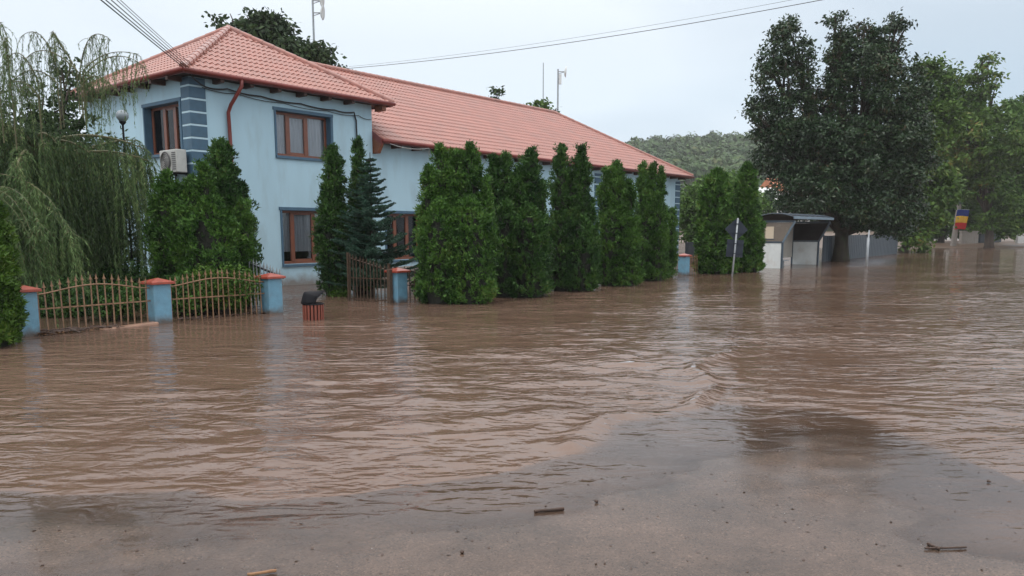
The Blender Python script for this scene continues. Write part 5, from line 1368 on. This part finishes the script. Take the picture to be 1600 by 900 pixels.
m_ = MB(); m_.box(-0.024, 0.38, ZL + 0.12, -0.013, 0.84, ZL + 0.155); m_.build('poster_clip', M['shelter_frame'], sh)
m_ = MB(); m_.box(0.35, 0.55, 0.26, SLn * 0.5, 1.0, 0.30); m_.box(0.5, 0.7, -0.2, 0.56, 0.9, 0.258); m_.box(SLn * 0.5 - 0.3, 0.7, -0.2, SLn * 0.5 - 0.24, 0.9, 0.258); m_.build('bench', M['steel'], sh)
# vaulted roof of smoked sheet on ribs
V = []; F = []; na, nb = 14, 12
for i in range(na + 1):
    x_ = -0.25 + (SLn + 0.5) * i / na
    for j in range(nb + 1):
        f = j / nb; V.append((x_, -OV - 0.05 + (SD_ + OV + 0.15) * f, ZT + 0.06 + 0.27 * math.sin(PI * (0.12 + 0.88 * f)) ** 0.9))
for i in range(na):
    for j in range(nb): q = i * (nb + 1) + j; F.append((q, q + 1, q + nb + 2, q + nb + 1))
m_ = MB(); m_.add(V, F); ro = m_.build('roof_sheet', M['smoke_dark'], sh, smooth=True); md = ro.modifiers.new('thick', 'SOLIDIFY'); md.thickness = 0.01
for i in range(0, na + 1, 2):
    x_ = -0.25 + (SLn + 0.5) * i / na
    m_ = MB(); m_.tube([(x_, -OV - 0.05 + (SD_ + OV + 0.15) * j / nb, ZT + 0.085 + 0.27 * math.sin(PI * (0.12 + 0.88 * j / nb)) ** 0.9) for j in range(nb + 1)], 0.022, 5); m_.build('rib', M['shelter_frame'], sh)
m_ = MB(); m_.box(-0.3, -OV - 0.09, ZT + 0.10, SLn + 0.3, -OV - 0.03, ZT + 0.22); m_.build('gutter', M['shelter_blue'], sh, bevel=0.01)

# ------------------------------------------------------------------ sheet fences
def sheet_fence(p0, p1, h, label, mt, pw=0.35, postm=None):
    d = (p1 - p0); Lf = d.length; rz = math.atan2(d.y, d.x)
    e = empty('sheet_fence', p0, rz); tag(e, label, 'fence', 'sheet metal fences')
    n = int(Lf / pw); me = None
    m_ = MB(); m_.box(0.004, -0.008, -0.35, pw - 0.006, 0.008, h); m_.box(pw * 0.3, -0.02, -0.35, pw * 0.42, -0.008, h - 0.01); me = m_.mesh('panel')
    for k in range(n):
        link('panel', me, mt, e, loc=(k * pw, 0, random.uniform(-0.012, 0.012)))
    m_ = MB()
    k = 0
    while k * 2.5 < Lf:
        pm = MB(); pm.box(k * 2.5 - 0.03, 0.009, -0.35, k * 2.5 + 0.03, 0.07, h + 0.05); pm.build('post', M['darkfence'], e); k += 1
    return e
sheet_fence(ground(1286, 409), ground(1402, 396.5), 1.42, 'grey sheet metal fence behind the trunk of the huge tree', M['greyfence'], 0.42)
sheet_fence(ground(1072, 404), ground(1180, 400), 1.0, 'dark sheet metal fence behind the small pillar and the stout thuja', M['darkfence'], 0.5)
def low_wall(p0, p1, h, label, mt):
    d = p1 - p0; rz = math.atan2(d.y, d.x); e = empty('low_wall', p0, rz); tag(e, label, 'wall', 'low walls at the end of the street')
    m_ = MB(); m_.box(0, -0.15, -0.3, d.length, 0.15, h); m_.build('wall', mt, e, bevel=0.01)
    m_ = MB(); m_.box(-0.05, -0.2, h + 0.002, d.length + 0.05, 0.2, h + 0.12); m_.build('coping', M['concrete'], e, bevel=0.01)
low_wall(at(1500, 380, 88) * 1, at(1526, 380, 90), 1.25, 'pale low wall just right of the flag pole', M['concrete'])
low_wall(at(1529, 380, 92), at(1562, 380, 94), 1.1, 'bluish low wall under the right trees', M['greyfence'])
low_wall(at(1588, 380, 90), at(1640, 379, 92), 1.1, 'white low wall at the right edge of the view', M['white_wall'])

# ------------------------------------------------------------------ flag pole
fp = ground(1489, 385.5)
fe = empty('concrete_pole', (fp.x, fp.y, -0.1)); fe.rotation_euler = (0, math.radians(4.0), 0)
tag(fe, 'short leaning concrete pole at the far mud bank on the right', 'pole')
mb = MB(); mb.tube([(0, 0, -0.2), (0, 0, 4.5)], [0.30, 0.22], 8); mb.build('shaft', M['concrete'], fe)
mb = MB(); mb.box(-0.26, -0.26, 4.5, 0.26, 0.26, 4.72); mb.build('cap', M['darkfence'], fe)
ft = at(1496, 328, fp.y - 0.4)
fl = empty('flag', (ft.x, ft.y, ft.z - 2.0)); tag(fl, 'blue, yellow and red flag hanging beside the concrete pole', 'flag')
def cloth(z0, z1, name, mt, shrink=1.0):
    V = []; F = []; nx, nz_ = 16, 8
    for j in range(nz_ + 1):
        z_ = z0 + (z1 - z0) * j / nz_
        for i in range(nx + 1):
            x_ = 1.22 * i / nx * shrink - (2.0 - z_) * 0.09
            V.append((x_, 0.06 * math.sin(x_ * 7 + z_ * 1.5), z_ + 0.03 * math.sin(x_ * 4)))
    for j in range(nz_):
        for i in range(nx): q = j * (nx + 1) + i; F.append((q, q + 1, q + nx + 2, q + nx + 1))
    m_ = MB(); m_.add(V, F); o = m_.build(name, mt, fl, smooth=True); md = o.modifiers.new('thick', 'SOLIDIFY'); md.thickness = 0.01
cloth(1.36, 2.0, 'blue_stripe', M['flag_blue']); cloth(0.68, 1.358, 'yellow_stripe', M['flag_yellow']); cloth(0.0, 0.678, 'red_stripe', M['flag_red'])
mb = MB(); mb.tube([(-0.25, 0.1, 2.05), (1.25, 0, 2.03)], 0.025, 5); mb.build('stave', M['steel'], fl)

# lantern glimpsed behind the willow
lp = at(191, 182, 18.6)
le = empty('garden_lamp', (lp.x, lp.y, 0)); tag(le, 'globe lamp on a dark post glimpsed through the willow', 'lamp')
mb = MB(); mb.tube([(0, 0, -0.3), (0, 0, lp.z - 0.12)], 0.025, 8); mb.build('post', M['black'], le)
mb = MB(); mb.lathe([(0.0, -0.12), (0.07, -0.11), (0.13, -0.03), (0.14, 0.04), (0.09, 0.12), (0.0, 0.15)], (0, 0, lp.z), 14); mb.build('globe', M['lamp_glass'], le, smooth=True)
mb = MB(); mb.lathe([(0.02, -0.2), (0.08, -0.13), (0.07, -0.10), (0.0, -0.10)], (0, 0, lp.z), 12); mb.build('collar', M['black'], le)

# ------------------------------------------------------------------ debris
def stick(px, py, px2, py2, r_, label, mt, z=0.012):
    a_, b_ = ground(px, py, z), ground(px2, py2, z)
    n = 6; pts = [a_.lerp(b_, i / n) + Vector((random.uniform(-1, 1) * r_ * 0.4, random.uniform(-1, 1) * r_ * 0.4, abs(random.uniform(0, 1)) * r_ * 0.3)) for i in range(n + 1)]
    m_ = MB(); m_.tube(pts, [r_ * (0.8 + 0.3 * random.random()) for _ in pts], 7)
    return tag(m_.build('stick', mt, None, smooth=False), label, 'stick', 'driftwood on the wet road')
stick(836, 799, 880, 795, 0.010, 'straight dark stick lying on the wet road near the middle of the foreground', M['stick'], 0.009)
stick(386, 898, 432, 892, 0.009, 'pale reddish stick at the bottom edge of the view', M['stick_light'], 0.012)
stick(1445, 857, 1510, 855, 0.006, 'thin dark twig on the road in the right foreground', M['stick'], 0.009)
stick(1450, 850, 1468, 858, 0.010, 'stubby dark piece of bark beside the thin twig in the right foreground', M['stick'], 0.009)
for px, py, r_, lab in [(932, 781, 0.013, 'small dark pebble right of the straight stick'), (722, 860, 0.012, 'small dark pebble in the lower middle of the road'), (1545, 750, 0.013, 'small dark pebble near the right edge of the road')]:
    p = ground(px, py, 0.02); m_ = MB(); m_.lathe([(0.0, -0.6), (0.8, -0.4), (1.0, 0.1), (0.6, 0.7), (0, 0.9)], n=9)
    m_.v = [(x * r_ * random.uniform(0.85, 1.15), y * r_ * random.uniform(0.85, 1.15), z * r_) for x, y, z in m_.v]
    tag(m_.build('pebble', M['stick'], None, smooth=True, loc=(p.x, p.y, 0.010)), lab, 'pebble', 'pebbles on the wet road')

def litter(n, fpos, szr, rng):
    C = np.array([fpos() for _ in range(n)])
    a_ = rng.random(n) * 6.28; ln = rng.uniform(*szr, n)
    U = np.stack([np.cos(a_) * ln, np.sin(a_) * ln, rng.normal(0, 0.10, n) * ln], 1); Vv = np.stack([-np.sin(a_) * ln, np.cos(a_) * ln, rng.normal(0, 0.2, n) * ln], 1) * rng.uniform(0.15, 0.6, (n, 1))
    return quads_from(C, U, Vv)
rng = np.random.default_rng(31)
def fp_():
    while True:
        x, y = rng.uniform(-4, 4.5), rng.uniform(3.4, 6.6)
        s_ = float(shore_sd(np.array([x]), np.array([y]))[0])
        if s_ > 0.05:
            z = float(road_z(np.array([x]), np.array([y]))[0]); return (x, y, max(z, 0) + 0.003)
V, F = litter(520, fp_, (0.003, 0.017), rng)
tag(link('leaf_litter', np_mesh('leaf_litter', V, F), M['stick']), 'scattered dark leaf scraps and grit on the wet road', 'litter', kind='stuff')
V, F = litter(420, fp_, (0.002, 0.007), rng)
tag(link('pale_grit', np_mesh('pale_grit', V, F), M['stone']), 'scattered pale grit on the wet road', 'grit', kind='stuff')
# raft of twigs, leaves and rubbish caught at the first fence panel
a, b = PIL[0], PIL[1]
mb = MB(); dd_ = (b - a)
for k in range(150):
    f = min(0.72, abs(rng.normal(0.0, 0.28)) + 0.03); p = a + dd_ * f + off * rng.uniform(-0.8, 1.7); an = rng.normal(HROT, 0.6); ln = rng.uniform(0.04, 0.22)
    q = p + Vector((math.cos(an) * ln, math.sin(an) * ln, rng.uniform(-0.02, 0.05)))
    p = p + Vector((0, 0, rng.uniform(0.01, 0.07)))
    q.z = max(q.z, 0) + 0.02
    mb.tube([p, p.lerp(q, 0.5) + Vector((0, 0, 0.008)), q], rng.uniform(0.004, 0.011), 4)
rd = mb.build('twig_raft', M['stick'], None); tag(rd, 'raft of dark twigs and rubbish caught along the foot of the left fence', 'debris', kind='stuff')
V, F = litter(420, lambda: tuple(a + dd_ * min(0.8, abs(rng.normal(0.0, 0.3)) + 0.02) + off * rng.uniform(-1.0, 2.2) + Vector((0, 0, rng.uniform(0.012, 0.05)))), (0.012, 0.035), rng)
tag(link('floating_leaves', np_mesh('floating_leaves', V, F), M['stick_light']), 'brown leaves floating with the twigs by the left pillar', 'leaves', kind='stuff')

# ------------------------------------------------------------------ damp air
hm = bpy.data.materials.new('damp_air'); hm.use_nodes = True; _n = hm.node_tree; _n.nodes.clear()
_o = _n.nodes.new('ShaderNodeOutputMaterial'); _v = _n.nodes.new('ShaderNodeVolumePrincipled')
_v.inputs['Color'].default_value = (1.0, 1.0, 1.0, 1); _v.inputs['Density'].default_value = 0.00042
_n.links.new(_v.outputs[0], _o.inputs['Volume'])
mb = MB(); mb.box(-700, -100, -2.5, 700, 820, 60)
tag(mb.build('haze', hm), 'thin damp haze over the whole place', 'haze', kind='stuff')

a2, b2 = PIL[1], PIL[2]; d2 = b2 - a2; mb = MB(); rng = np.random.default_rng(41)
for k in range(70):
    f = 0.1 + 0.85 * rng.random(); p = a2 + d2 * f + off * rng.uniform(-0.9, 0.3); an = rng.normal(HROT, 0.5); ln = rng.uniform(0.03, 0.16)
    p = p + Vector((0, 0, rng.uniform(0.008, 0.035))); q = p + Vector((math.cos(an) * ln, math.sin(an) * ln, rng.uniform(-0.01, 0.02)))
    mb.tube([p, p.lerp(q, 0.5) + Vector((0, 0, 0.006)), q], rng.uniform(0.004, 0.010), 4)
tag(mb.build('twig_raft', M['stick_light'] if False else M['stick'], None), 'thin line of floating twigs along the foot of the second fence panel', 'debris', kind='stuff')
